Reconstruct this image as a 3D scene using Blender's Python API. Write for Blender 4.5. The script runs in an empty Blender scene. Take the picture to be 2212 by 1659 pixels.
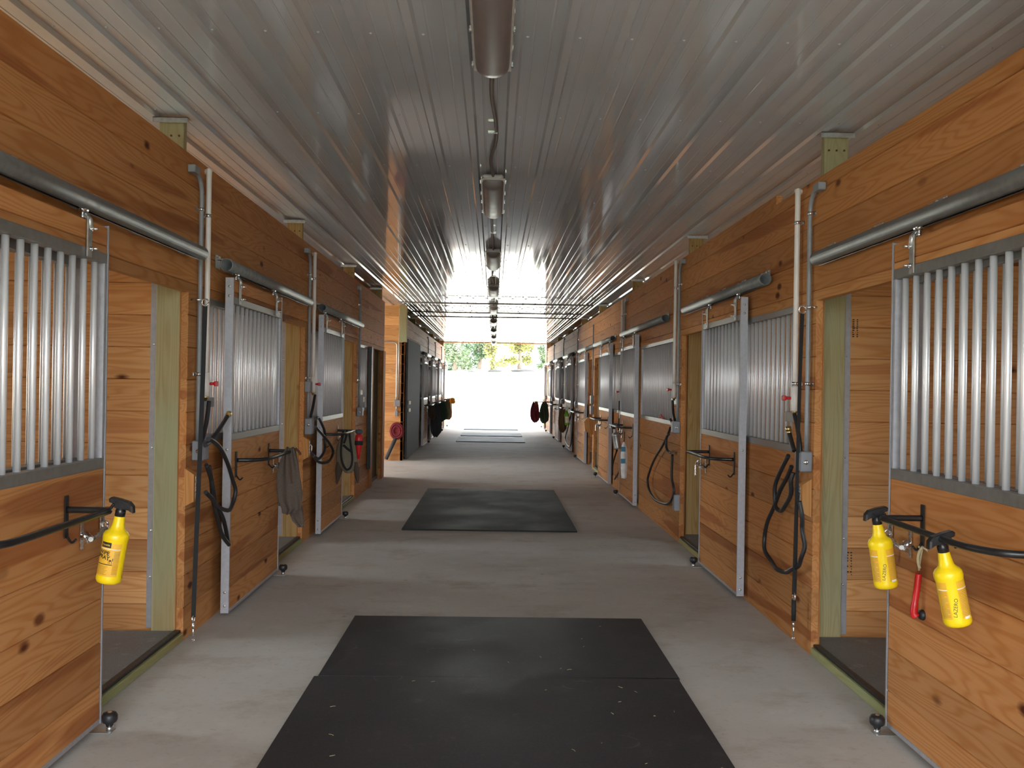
import bpy, math, random
from mathutils import Vector, Matrix
random.seed(7)
scene = bpy.context.scene
col = scene.collection

# ------------------------------------------------------------------ camera
F_PX, W_PX = 2012.0, 2212.0
cam_d = bpy.data.cameras.new('camera')
cam = bpy.data.objects.new('camera', cam_d); col.objects.link(cam)
cam_d.sensor_fit = 'HORIZONTAL'; cam_d.sensor_width = 36.0
cam_d.lens = 36.0*F_PX/W_PX
cam_d.clip_start = 0.05; cam_d.clip_end = 600
yaw, pit, roll = 39/F_PX, 2.5/F_PX, 0.016
fw = Vector((math.sin(yaw)*math.cos(pit), math.cos(yaw)*math.cos(pit), math.sin(pit)))
r0 = Vector((math.cos(yaw), -math.sin(yaw), 0)); u0 = r0.cross(fw)
rr = r0*math.cos(roll)+u0*math.sin(roll); uu = u0*math.cos(roll)-r0*math.sin(roll)
m = Matrix.Identity(4)
for i in range(3):
    m[i][0] = rr[i]; m[i][1] = uu[i]; m[i][2] = -fw[i]
m.translation = Vector((0, 0, 1.495))
cam.matrix_world = m
scene.camera = cam

# ------------------------------------------------------------------ light
vs = scene.view_settings
vs.view_transform = 'Standard'; vs.look = 'None'; vs.gamma = 1; vs.use_curve_mapping = False
vs.exposure = 3.55
scene.cycles.max_bounces = 10; scene.cycles.diffuse_bounces = 6; scene.cycles.glossy_bounces = 4
scene.cycles.use_denoising = True
scene.cycles.sample_clamp_indirect = 8
world = bpy.data.worlds.new('sky'); scene.world = world; world.use_nodes = True
bg = world.node_tree.nodes['Background']
bg.inputs[0].default_value = (0.86, 0.94, 1.0, 1); bg.inputs[1].default_value = 1.0
sd = bpy.data.lights.new('sun', 'SUN'); sun = bpy.data.objects.new('sun', sd); col.objects.link(sun)
sd.energy = 1.2; sd.angle = 0.05; sd.color = (1, 0.95, 0.86)
sun.rotation_euler = (math.radians(-28), math.radians(12), 0)

def portal(name, loc, rot, sx, sy):
    d = bpy.data.lights.new(name, 'AREA'); d.shape = 'RECTANGLE'; d.size = sx; d.size_y = sy
    d.cycles.is_portal = True
    o = bpy.data.objects.new(name, d); col.objects.link(o); o.location = loc; o.rotation_euler = rot
    return o
YN, YF = -1.6, 33.0          # near and far end of the barn
ZC = 3.02                    # ceiling
XW = 5.6                     # outer walls
portal('daylight_far_door', (0.05, YF+.02, 1.5), (math.radians(-90), 0, 0), 3.6, 3.0)
portal('daylight_near_door', (0.05, YN-.02, 1.5), (math.radians(90), 0, 0), 3.6, 3.0)
portal('daylight_side_door', (-XW-.14, 16.5, 1.4), (0, math.radians(-90), 0), 2.8, 3.1)
WIN_L = []
ODOOR_L = [1.4, 4.85, 8.1, 11.2]          # open outside doors in line with the stall doorways
WIN_R = [3.3, 7.2, 11.0, 14.9, 18.7]
WZ0, WZ1, WH = 1.0, 2.15, 0.5
for y in WIN_L: portal('daylight_window', (-XW-.14, y, (WZ0+WZ1)/2), (0, math.radians(-90), 0), WZ1-WZ0, 2*WH)
for y in ODOOR_L: portal('daylight_stall_door', (-XW-.14, y, 1.15), (0, math.radians(-90), 0), 2.3, 1.3)
for y in WIN_R: portal('daylight_window', (XW+.14, y, (WZ0+WZ1)/2), (0, math.radians(90), 0), WZ1-WZ0, 2*WH)

# ------------------------------------------------------------------ materials
class NT:
    def __init__(s, name):
        s.m = bpy.data.materials.new(name); s.m.use_nodes = True
        s.t = s.m.node_tree; s.b = s.t.nodes['Principled BSDF']
    def n(s, typ, **k):
        nd = s.t.nodes.new(typ)
        for a, v in k.items(): setattr(nd, a, v)
        return nd
    def l(s, a, b): s.t.links.new(a, b)
    def math(s, op, a, b=None, c=None):
        nd = s.n('ShaderNodeMath', operation=op)
        for i, v in enumerate((a, b, c)):
            if v is None: continue
            if isinstance(v, (int, float)): nd.inputs[i].default_value = v
            else: s.l(v, nd.inputs[i])
        return nd.outputs[0]
    def mix(s, f, a, b):
        nd = s.n('ShaderNodeMix', data_type='RGBA')
        for i, v in ((0, f), (6, a), (7, b)):
            if isinstance(v, (int, float)): nd.inputs[i].default_value = v
            elif isinstance(v, tuple): nd.inputs[i].default_value = (*v[:3], 1)
            else: s.l(v, nd.inputs[i])
        return nd.outputs[2]
    def ramp(s, f, stops):
        nd = s.n('ShaderNodeValToRGB'); s.l(f, nd.inputs[0])
        e = nd.color_ramp.elements
        while len(e) < len(stops): e.new(0.5)
        for i, (p, c) in enumerate(stops):
            e[i].position = p; e[i].color = (*c, 1) if isinstance(c, tuple) else (c, c, c, 1)
        return nd.outputs[0]
    def xyz(s, x, y, z):
        nd = s.n('ShaderNodeCombineXYZ')
        for i, v in enumerate((x, y, z)):
            if isinstance(v, (int, float)): nd.inputs[i].default_value = v
            else: s.l(v, nd.inputs[i])
        return nd.outputs[0]
    def noise(s, vec, scale=1., detail=3., rough=.55):
        nd = s.n('ShaderNodeTexNoise'); s.l(vec, nd.inputs['Vector'])
        nd.inputs['Scale'].default_value = scale; nd.inputs['Detail'].default_value = detail
        nd.inputs['Roughness'].default_value = rough
        return nd.outputs['Fac']
    def bump(s, h, strength=.2, dist=.01):
        nd = s.n('ShaderNodeBump'); nd.inputs['Strength'].default_value = strength
        nd.inputs['Distance'].default_value = dist; s.l(h, nd.inputs['Height']); s.l(nd.outputs[0], s.b.inputs['Normal'])

def wood(name, along, stack, base, red, knot, h=.187, tintvar=.30, green=None, rough=.58, z0=0.):
    """planks: `along` = grain axis, `stack` = axis across the planks (0,1,2)"""
    M = NT(name); g = M.n('ShaderNodeNewGeometry')
    sp = M.n('ShaderNodeSeparateXYZ'); M.l(g.outputs['Position'], sp.inputs[0])
    oth = 3-along-stack
    u, v, w = sp.outputs[along], sp.outputs[stack], sp.outputs[oth]
    if h:
        k = M.math('FLOOR', M.math('DIVIDE', M.math('SUBTRACT', v, z0), h))
        k = M.math('ADD', k, M.math('MULTIPLY', M.math('FLOOR', M.math('MULTIPLY', w, .35)), 17.3))
    else:
        k = M.math('FLOOR', M.math('MULTIPLY', w, .7))
    wn = M.n('ShaderNodeTexWhiteNoise', noise_dimensions='1D'); M.l(k, wn.inputs['W'])
    rnd = wn.outputs['Value']
    off = M.math('MULTIPLY', rnd, 53.)
    # cathedral grain: contour lines of a stretched noise
    vec = M.xyz(M.math('ADD', M.math('MULTIPLY', u, .55), off), M.math('MULTIPLY', v, 6.5), M.math('MULTIPLY', w, 6.5))
    n1 = M.noise(vec, 1.0, 2., .4)
    rings = M.math('SINE', M.math('MULTIPLY', n1, 120.))
    rings = M.math('MULTIPLY_ADD', rings, .5, .5)
    rings = M.math('POWER', rings, 2.2)
    fine = M.noise(M.xyz(M.math('ADD', M.math('MULTIPLY', u, 2.), off), M.math('MULTIPLY', v, 95.), M.math('MULTIPLY', w, 95.)), 1., 3., .6)
    # red heartwood streaks
    streak = M.noise(M.xyz(M.math('ADD', M.math('MULTIPLY', u, .38), off), M.math('MULTIPLY', v, 6.), M.math('MULTIPLY', w, 6.)), 1., 2., .5)
    sm = M.ramp(streak, [(.60, 0.), (.645, 1.)])
    rh = M.math('FRACT', M.math('MULTIPLY', rnd, 7.31))
    c0 = M.mix(M.math('MULTIPLY', rh, .45), base, tuple(x*y for x, y in zip(base, (.86, .66, .50))))
    c1 = M.mix(M.math('MULTIPLY', rh, .45), tuple(x*y for x, y in zip(base, (.86, .75, .62))), tuple(x*y for x, y in zip(base, (.76, .55, .40))))
    c = M.mix(rings, c0, c1)
    c = M.mix(M.math('MULTIPLY', sm, .6), c, red)
    tint = M.math('MULTIPLY_ADD', rnd, tintvar, 1-tintvar/2)
    tint = M.math('MULTIPLY', tint, M.math('MULTIPLY_ADD', fine, .3, .85))
    big = M.noise(g.outputs['Position'], .9, 2.)
    tint = M.math('MULTIPLY', tint, M.math('MULTIPLY_ADD', big, .3, .85))
    hs = M.n('ShaderNodeMix', data_type='RGBA', blend_type='MULTIPLY'); hs.inputs[0].default_value = 1
    M.l(c, hs.inputs[6]); cc = M.xyz(tint, tint, tint); M.l(cc, hs.inputs[7]); c = hs.outputs[2]
    # knots
    vo = M.n('ShaderNodeTexVoronoi'); vo.inputs['Scale'].default_value = 1.
    M.l(M.xyz(M.math('ADD', M.math('MULTIPLY', u, 2.7), off), M.math('MULTIPLY', v, 5.2), M.math('MULTIPLY', w, 1.)), vo.inputs['Vector'])
    wob = M.math('ADD', vo.outputs['Distance'], M.math('MULTIPLY', M.math('SUBTRACT', fine, .5), .08))
    kn = M.ramp(wob, [(.07, 1.), (.15, 0.)])
    sc_ = M.n('ShaderNodeSeparateColor'); M.l(vo.outputs['Color'], sc_.inputs[0])
    kn = M.math('MULTIPLY', kn, M.ramp(sc_.outputs[0], [(.45, 0.), (.62, 1.)]))
    c = M.mix(kn, c, knot)
    if green: c = M.mix(M.ramp(big, [(.35, 0.), (.65, .8)]), c, green)
    M.l(c, M.b.inputs['Base Color'])
    M.l(M.ramp(fine, [(.2, rough-.08), (.8, rough+.14)]), M.b.inputs['Roughness'])
    M.b.inputs['Specular IOR Level'].default_value = .12
    M.bump(M.math('MULTIPLY_ADD', rings, -.3, fine), .12, .004)
    return M.m
PINE, RED, KNOT = (.51, .252, .098), (.25, .072, .022), (.09, .022, .008)
m_wall = wood('pine_planks_along_aisle', 1, 2, PINE, RED, KNOT)
m_part = wood('pine_planks_across', 0, 2, (.66, .37, .165), (.46, .19, .07), KNOT)
m_vert = wood('pine_board_upright', 2, 1, (.44, .19, .062), RED, KNOT, h=None)
m_post = wood('green_treated_timber', 2, 0, (.40, .35, .19), (.32, .25, .12), (.10, .05, .02), h=None, green=(.34, .37, .23))
m_post2 = wood('tan_treated_timber', 2, 0, (.40, .30, .14), (.28, .17, .06), (.08, .035, .012), h=None)
m_sill = wood('treated_sill_timber', 1, 0, (.36, .33, .15), (.28, .22, .09), (.09, .05, .02), h=None, green=(.30, .36, .19), rough=.6)
m_block = wood('pine_block_wood', 2, 1, (.62, .32, .12), (.5, .22, .07), KNOT, h=None)

def simple(name, c, rough=.5, metal=0., var=.15, scale=20., spec=.5, bump=.0):
    M = NT(name); tc = M.n('ShaderNodeNewGeometry')
    n = M.noise(tc.outputs['Position'], scale, 4.)
    f = M.ramp(n, [(.3, 0.), (.7, 1.)])
    M.l(M.mix(f, tuple(x*(1-var) for x in c), tuple(min(1, x*(1+var)) for x in c)), M.b.inputs['Base Color'])
    M.l(M.ramp(n, [(.3, max(.05, rough-.06)), (.7, min(1, rough+.08))]), M.b.inputs['Roughness'])
    M.b.inputs['Metallic'].default_value = metal; M.b.inputs['Specular IOR Level'].default_value = spec
    if bump: M.bump(n, bump, .004)
    return M.m
m_galv = simple('galvanized_steel', (.50, .51, .50), .42, .85, .18, 35.)
m_rail = simple('dull_galvanized_rail', (.24, .245, .235), .36, .5, .15, 25.)
m_track = simple('dark_galvanized_track', (.22, .23, .23), .46, .5, .2, 25.)
m_bar = simple('bright_aluminium_bar', (.84, .85, .88), .42, .5, .0, 3.)
m_chan = simple('brushed_aluminium_channel', (.42, .42, .45), .5, .5, .1, 40.)
m_zinc = simple('bright_zinc', (.75, .76, .77), .25, 1., .15, 60.)
m_black = simple('black_painted_steel', (.012, .012, .013), .35, 0., .3, 30.)
m_rub = simple('black_rubber', (.016, .016, .018), .45, 0., .3, 60., .5)
m_web = simple('black_webbing', (.010, .010, .011), .75, 0., .3, 200.)
m_pvc = simple('white_pvc', (.78, .74, .70), .35, 0., .05, 15.)
m_cond = simple('grey_conduit', (.27, .29, .31), .45, .1, .1, 20.)
m_box = simple('grey_metal_box', (.25, .26, .28), .45, .2, .08, 20.)
m_red = simple('red_plastic', (.55, .012, .015), .35, 0., .1)
m_brass = simple('brass', (.70, .55, .25), .3, 1., .1)
m_yel = simple('yellow_plastic', (.92, .66, .008), .32, 0., .03, 10.)
m_lab = simple('amber_label', (.80, .44, .035), .5, 0., .05, 80.)
m_labw = simple('white_print', (.85, .8, .7), .5)
m_bplast = simple('black_plastic', (.014, .014, .016), .3)
m_print = simple('dark_print', (.03, .022, .01), .6)
m_ygold = simple('gold_print', (.7, .5, .08), .5)
m_green = simple('lime_green_plastic', (.18, .50, .04), .35)
m_white = simple('white_plastic', (.75, .76, .76), .4)
m_blue = simple('teal_blue_print', (.02, .20, .32), .45)
m_grey = simple('grey_painted_metal', (.085, .095, .105), .75, .0, .08, 8., .15)
m_dark = wood('dark_stained_plywood', 2, 1, (.10, .075, .035), (.07, .05, .025), (.02, .015, .01), h=None, rough=.6)
m_diff = simple('ribbed_lamp_cover', (.22, .195, .20), .38, 0., .04, 8.)
m_lampb = simple('lamp_housing', (.60, .58, .57), .4)
m_cable = simple('grey_cable', (.16, .14, .13), .5)
m_twine = simple('baling_twine', (.42, .36, .22), .8, 0., .2, 300.)
m_leather = simple('brown_leather_strap', (.10, .04, .02), .6)
def cloth(name, c, sc=140.):
    return simple(name, c, .85, 0., .22, sc, .2, .4)
c_grey = cloth('grey_mesh_cloth', (.115, .088, .072)); c_tan = cloth('khaki_padding', (.20, .17, .12))
c_dark = cloth('dark_brown_cloth', (.09, .065, .05)); c_mar = cloth('maroon_cloth', (.20, .03, .04))
c_org = cloth('orange_cloth', (.55, .25, .03)); c_grn = cloth('dark_green_cloth', (.05, .085, .05))
c_brn = cloth('brown_cloth', (.19, .12, .06)); c_nav = cloth('charcoal_cloth', (.06, .065, .07))
c_olv = cloth('olive_cloth', (.12, .11, .05)); c_pink = cloth('dusty_red_cloth', (.28, .05, .06))

# concrete
M = NT('worn_concrete'); g = M.n('ShaderNodeNewGeometry'); P = g.outputs['Position']
n1 = M.noise(P, .55, 6., .62); n2 = M.noise(P, 4.5, 5., .6); n3 = M.noise(P, 60., 2.)
sp = M.n('ShaderNodeSeparateXYZ'); M.l(P, sp.inputs[0])
st = M.noise(M.xyz(M.math('MULTIPLY', sp.outputs[0], 1.1), M.math('MULTIPLY', sp.outputs[1], 1.5), 0.), 1.5, 8., .74)
c = M.mix(M.ramp(n1, [(.35, 0.), (.65, 1.)]), (.45, .425, .385), (.55, .53, .50))
c = M.mix(M.ramp(st, [(.52, 0.), (.68, .7)]), c, (.33, .28, .225))
c = M.mix(M.math('MULTIPLY', M.ramp(M.noise(P, 26., 6., .7), [(.56, 0.), (.70, 1.)]), .5), c, (.33, .28, .225))
c = M.mix(M.math('MULTIPLY', M.ramp(n2, [(.25, 1.), (.42, 0.)]), .35), c, (.66, .64, .61))
vo = M.n('ShaderNodeTexVoronoi'); vo.inputs['Scale'].default_value = 2.1; M.l(P, vo.inputs['Vector'])
c = M.mix(M.ramp(vo.outputs['Distance'], [(.02, .55), (.045, 0.)]), c, (.13, .09, .06))
c = M.mix(M.math('MULTIPLY', n3, .12), c, (.7, .68, .64))
M.l(c, M.b.inputs['Base Color'])
M.l(M.ramp(n2, [(.3, .68), (.7, .85)]), M.b.inputs['Roughness']); M.b.inputs['Specular IOR Level'].default_value = .25; M.bump(n2, .08, .01)
m_floor = M.m
# rubber mats
def matmat(name, c0, c1, gl):
    M = NT(name); g = M.n('ShaderNodeNewGeometry'); P = g.outputs['Position']
    n1 = M.noise(P, 1.8, 6., .6); n2 = M.noise(P, 140., 2.); n4 = M.noise(P, 7., 5., .7)
    c = M.mix(M.ramp(n1, [(.35, 0.), (.68, 1.)]), c0, c1)
    c = M.mix(M.math('MULTIPLY', M.ramp(n4, [(.58, 0.), (.75, 1.)]), .5), c, tuple(x*2.0 for x in c1))
    c = M.mix(M.math('MULTIPLY', M.ramp(n2, [(.55, 0.), (.7, 1.)]), .35), c, tuple(x*2.2 for x in c1))
    # hoof scuffs : arcs of voronoi rings
    vo = M.n('ShaderNodeTexVoronoi'); vo.inputs['Scale'].default_value = 2.4; M.l(P, vo.inputs['Vector'])
    d = vo.outputs['Distance']
    ring = M.math('LESS_THAN', M.math('ABSOLUTE', M.math('SUBTRACT', d, .17)), .012)
    ring = M.math('MULTIPLY', ring, M.ramp(n4, [(.5, 0.), (.6, .4)]))
    c = M.mix(ring, c, (.11, .10, .095))
    M.l(c, M.b.inputs['Base Color']); M.l(M.ramp(n1, [(.3, gl), (.7, gl+.15)]), M.b.inputs['Roughness']); M.b.inputs['Specular IOR Level'].default_value = .3
    M.bump(n2, .25, .003); return M.m
m_mat = matmat('black_rubber_matting', (.025, .025, .029), (.042, .040, .043), .5)
m_mat2 = matmat('dark_green_rubber_matting', (.013, .017, .015), (.019, .024, .022), .62)
m_mat3 = matmat('stall_rubber_matting', (.13, .13, .13), (.19, .188, .186), .5)
# ceiling sheet
M = NT('glossy_white_steel_sheet'); g = M.n('ShaderNodeNewGeometry'); P = g.outputs['Position']
n1 = M.noise(P, 1.2, 3.); n2 = M.noise(P, 9., 3.)
M.l(M.mix(M.ramp(n1, [(.3, 0.), (.7, 1.)]), (.48, .52, .57), (.53, .57, .62)), M.b.inputs['Base Color'])
M.l(M.ramp(n2, [(.3, .05), (.7, .08)]), M.b.inputs['Roughness'])
M.b.inputs['Specular IOR Level'].default_value = .6
m_ceil = M.m
# outdoors
M = NT('pale_gravel_and_grass'); g = M.n('ShaderNodeNewGeometry'); P = g.outputs['Position']
n1 = M.noise(P, .12, 4.); n2 = M.noise(P, 18., 3.)
c = M.mix(M.ramp(n1, [(.45, 0.), (.6, 1.)]), (.62, .59, .52), (.50, .53, .36))
c = M.mix(M.math('MULTIPLY', n2, .3), c, (.75, .72, .66))
sp = M.n('ShaderNodeSeparateXYZ'); M.l(P, sp.inputs[0])
c = M.mix(M.math('LESS_THAN', sp.outputs[1], -2.5), c, M.mix(n2, (.10, .12, .07), (.17, .19, .11))); M.l(c, M.b.inputs['Base Color']); M.b.inputs['Roughness'].default_value = .9  # unseen ground behind camera darkened to cut light bounced onto the headers
m_ground = M.m
def leafm(name, a, b):
    M = NT(name); g = M.n('ShaderNodeNewGeometry')
    n = M.noise(g.outputs['Position'], 1.1, 4.)
    M.l(M.mix(M.ramp(n, [(.35, 0.), (.65, 1.)]), a, b), M.b.inputs['Base Color']); M.b.inputs['Roughness'].default_value = .7
    return M.m
m_leaf = [leafm('green_leaves', (.05, .10, .05), (.17, .24, .13)), leafm('yellow_green_leaves', (.22, .22, .07), (.38, .37, .14)), leafm('pale_green_leaves', (.13, .19, .11), (.28, .33, .2))]
m_bark = simple('tree_bark', (.16, .12, .09), .9)
m_stone = simple('field_stone', (.035, .034, .032), .85, 0., .3, 6., .3, .4)

# ------------------------------------------------------------------ mesh helpers
ORG = {}
class MB:
    def __init__(s): s.v = []; s.f = []; s.sm = []
    def add(s, vs, fs, smooth=False):
        b = len(s.v); s.v += [tuple(p) for p in vs]; s.f += [tuple(i+b for i in f) for f in fs]; s.sm += [smooth]*len(fs); return s
    def box(s, x0, x1, y0, y1, z0, z1, bev=0.):
        if x0 > x1: x0, x1 = x1, x0
        if y0 > y1: y0, y1 = y1, y0
        if z0 > z1: z0, z1 = z1, z0
        if bev:
            b = min(bev, (x1-x0)/2.2, (y1-y0)/2.2, (z1-z0)/2.2)
            vs = []
            for sx in (0, 1):
                for sy in (0, 1):
                    for sz in (0, 1):
                        X, Y, Z = (x1 if sx else x0), (y1 if sy else y0), (z1 if sz else z0)
                        dx, dy, dz = (-b if sx else b), (-b if sy else b), (-b if sz else b)
                        vs += [(X, Y+dy, Z+dz), (X+dx, Y, Z+dz), (X+dx, Y+dy, Z)]
            def i(sx, sy, sz, k): return ((sx*2+sy)*2+sz)*3+k
            fs = []
            for a in (0, 1):
                q = [i(a, 0, 0, 0), i(a, 1, 0, 0), i(a, 1, 1, 0), i(a, 0, 1, 0)]; fs.append(q if a else q[::-1])
                q = [i(0, a, 0, 1), i(0, a, 1, 1), i(1, a, 1, 1), i(1, a, 0, 1)]; fs.append(q if a else q[::-1])
                q = [i(0, 0, a, 2), i(1, 0, a, 2), i(1, 1, a, 2), i(0, 1, a, 2)]; fs.append(q if a else q[::-1])
            for p in (0, 1):
                for q_ in (0, 1):
                    q = [i(p, q_, 0, 0), i(p, q_, 1, 0), i(p, q_, 1, 1), i(p, q_, 0, 1)]; fs.append(q if p != q_ else q[::-1])
                    q = [i(p, 0, q_, 0), i(p, 0, q_, 2), i(p, 1, q_, 2), i(p, 1, q_, 0)]; fs.append(q if p != q_ else q[::-1])
                    q = [i(0, p, q_, 1), i(1, p, q_, 1), i(1, p, q_, 2), i(0, p, q_, 2)]; fs.append(q if p != q_ else q[::-1])
                    for r in (0, 1):
                        t = [i(p, q_, r, 0), i(p, q_, r, 1), i(p, q_, r, 2)]; fs.append(t if (p+q_+r) % 2 else t[::-1])
            return s.add(vs, fs)
        vs = [(x0, y0, z0), (x1, y0, z0), (x1, y1, z0), (x0, y1, z0), (x0, y0, z1), (x1, y0, z1), (x1, y1, z1), (x0, y1, z1)]
        return s.add(vs, [(0, 3, 2, 1), (4, 5, 6, 7), (0, 1, 5, 4), (1, 2, 6, 5), (2, 3, 7, 6), (3, 0, 4, 7)])
    def tube(s, pts, r, n=10, cap=True, flat=None):
        pts = [Vector(p) for p in pts]
        if not isinstance(r, (list, tuple)): r = [r]*len(pts)
        T = []
        for i in range(len(pts)):
            a = pts[max(0, i-1)]; b = pts[min(len(pts)-1, i+1)]; T.append((b-a).normalized())
        ref = Vector((0, 0, 1)) if abs(T[0].z) < .9 else Vector((1, 0, 0))
        N = (ref-T[0]*ref.dot(T[0])).normalized(); rings = []
        for i, p in enumerate(pts):
            N = (N-T[i]*N.dot(T[i])).normalized(); B = T[i].cross(N)
            rings.append([p+(N*math.cos(2*math.pi*k/n)+B*math.sin(2*math.pi*k/n))*r[i] for k in range(n)])
        vs = [v for rg in rings for v in rg]; fs = []
        for i in range(len(pts)-1):
            for k in range(n):
                fs.append((i*n+k, i*n+(k+1) % n, (i+1)*n+(k+1) % n, (i+1)*n+k))
        s.add(vs, fs, True)
        if cap:
            b = len(s.v)-len(vs)
            s.f.append(tuple(b+k for k in range(n))[::-1]); s.f.append(tuple(b+(len(pts)-1)*n+k for k in range(n))); s.sm += [False, False]
        return s
    def lathe(s, prof, c=(0, 0, 0), n=24, axis='z'):
        vs = []; fs = []
        for r, z in prof:
            for k in range(n):
                a = 2*math.pi*k/n; x, y = r*math.cos(a), r*math.sin(a)
                p = (x, y, z) if axis == 'z' else ((z, x, y) if axis == 'x' else (x, z, y))
                vs.append((c[0]+p[0], c[1]+p[1], c[2]+p[2]))
        for i in range(len(prof)-1):
            for k in range(n): fs.append((i*n+k, i*n+(k+1) % n, (i+1)*n+(k+1) % n, (i+1)*n+k))
        return s.add(vs, fs, True)
    def prism(s, poly, axis, a0, a1, smooth=False):
        """poly: 2D points in the other two axes (in xyz order); extruded along axis"""
        def P(p, a):
            q = list(p); q.insert(axis, a); return tuple(q)
        n = len(poly); vs = [P(p, a0) for p in poly]+[P(p, a1) for p in poly]
        fs = [(i, (i+1) % n, n+(i+1) % n, n+i) for i in range(n)]
        s.add(vs, fs, smooth); b = len(s.v)-2*n
        s.f.append(tuple(b+i for i in range(n))[::-1]); s.f.append(tuple(b+n+i for i in range(n))); s.sm += [False, False]
        return s
    def build(s, name, mat, parent=None, **kw):
        o3 = ORG.get(parent.name, (0, 0, 0)) if parent else (0, 0, 0)
        me = bpy.data.meshes.new(name)
        me.from_pydata([(x-o3[0], y-o3[1], z-o3[2]) for x, y, z in s.v], [], s.f)
        me.polygons.foreach_set('use_smooth', s.sm); me.materials.append(mat)
        bm_fix(me)
        o = bpy.data.objects.new(name, me); col.objects.link(o)
        if parent: o.parent = parent
        ORG[o.name] = o3
        for k, v in kw.items(): o[k] = v
        return o
import bmesh
def bm_fix(me):
    b = bmesh.new(); b.from_mesh(me); bmesh.ops.recalc_face_normals(b, faces=b.faces); b.to_mesh(me); b.free()
LBL = {}
def tag(o, label, cat, group=None, kind=None):
    if label in LBL and not group: print('DUPLICATE LABEL', label)
    LBL[label] = 1
    o['label'] = label; o['category'] = cat
    if group: o['group'] = group
    if kind: o['kind'] = kind
    return o
def thing(name, loc, label, cat, group=None):
    o = bpy.data.objects.new(name, None); col.objects.link(o); o.location = loc; o.empty_display_size = .1
    ORG[o.name] = tuple(loc); return tag(o, label, cat, group)
def struct(o): o['kind'] = 'structure'; return o
def spline(pts, n=6):
    P = [Vector(p) for p in pts]; out = []
    for i in range(len(P)-1):
        p0, p1, p2, p3 = P[max(0, i-1)], P[i], P[i+1], P[min(len(P)-1, i+2)]
        for k in range(n):
            t = k/n
            out.append(.5*((2*p1)+(p2-p0)*t+(2*p0-5*p1+4*p2-p3)*t*t+(3*p1-p0-3*p2+p3)*t**3))
    out.append(P[-1]); return out
ORD = ['nearest', 'second', 'third', 'fourth', 'fifth', 'sixth', 'seventh', 'eighth', 'ninth', 'tenth', 'eleventh', 'twelfth']

# ------------------------------------------------------------------ side parameters
SIDE = {-1: dict(B=1.76, xo=1.650, xi=1.698, word='left', top=2.79), 1: dict(B=1.81, xo=1.738, xi=1.786, word='right', top=2.70)}
H = .187
def planks(mb, axis, face, back, a0, a1, z0, z1):
    """V-grooved planked slab. axis=0 -> face plane is x=face, runs along y ; axis=1 -> plane y=face, runs along x"""
    d = .004 if back > face else -.004
    prof = [(face+d, z0), ]
    k = math.ceil((z0+.012)/H); z = k*H
    prof = [(face, z0)]
    while z < z1-.012:
        prof += [(face, z-.004), (face+d, z-.0012), (face+d*1.8, z), (face+d, z+.0012), (face, z+.004)]; z += H
    prof += [(face, z1), (back, z1), (back, z0)]
    n = len(prof)
    if axis == 0: vs = [(p[0], a0, p[1]) for p in prof]+[(p[0], a1, p[1]) for p in prof]
    else: vs = [(a0, p[0], p[1]) for p in prof]+[(a1, p[0], p[1]) for p in prof]
    fs = [(i, (i+1) % n, n+(i+1) % n, n+i) for i in range(n)]
    fs += [tuple(range(n))[::-1], tuple(range(n, 2*n))]
    mb.add(vs, fs)

# solid fronts: (y0, y1, kind)  kind f = full height boards, l = low boards under a grille
LOW, GT = 1.115, 2.00
FRONT = {
 -1: [(YN, 2.3, 'f'), (2.3, 4.0, 'l'), (5.38, 5.70, 'f'), (5.70, 7.15, 'l'), (8.68, 8.95, 'f'), (8.95, 10.22, 'l'),
      (11.92, 12.15, 'f'), (12.15, 12.9, 'l'), (12.9, 13.45, 'f'), (14.62, 14.9, 'f'),
      (18.1, 18.38, 'f'), (21.45, 21.8, 'f'), (21.8, 24.2, 'l'), (24.2, 24.8, 'f'), (24.8, 27.1, 'l'), (27.1, 27.8, 'f'), (27.8, 30.5, 'l'), (30.5, 31.1, 'f'), (31.1, 32.7, 'l'), (32.7, YF, 'f')],
 1: [(YN, 2.4, 'f'), (2.4, 4.0, 'l'), (5.22, 5.60, 'f'), (5.60, 7.65, 'l'), (8.97, 9.36, 'f'), (9.36, 11.4, 'l'), (11.4, 11.5, 'f'),
     (12.7, 13.1, 'f'), (13.1, 15.3, 'l'), (16.75, 16.98, 'f'), (17.75, 17.9, 'f'), (17.9, 19.9, 'l'), (19.9, 20.6, 'f'),
     (20.6, 23.6, 'l'), (23.6, 24.4, 'f'), (24.4, 27.4, 'l'), (27.4, 28.3, 'f'), (28.3, 31.2, 'l'), (31.2, 31.9, 'f'), (31.9, 32.8, 'l'), (32.8, YF, 'f')]}
for s, nm in ((-1, 'wall_left'), (1, 'wall_right')):
    S = SIDE[s]; mb = MB(); B = S['B']
    for y0, y1, k in FRONT[s]:
        planks(mb, 0, s*B, s*(B+.04), y0, y1, .0, LOW if k == 'l' else GT)
    heads = [(YN, 14.9), (18.1, YF)] if s < 0 else [(YN, 6.0), (6.0, YF)]
    for a, b in heads:
        top = 2.79 if s < 0 else (2.69 if b == 6.0 else 2.75)
        planks(mb, 0, s*B, s*(B+.04), a, b, GT, top)
    struct(mb.build(nm, m_wall))
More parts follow.
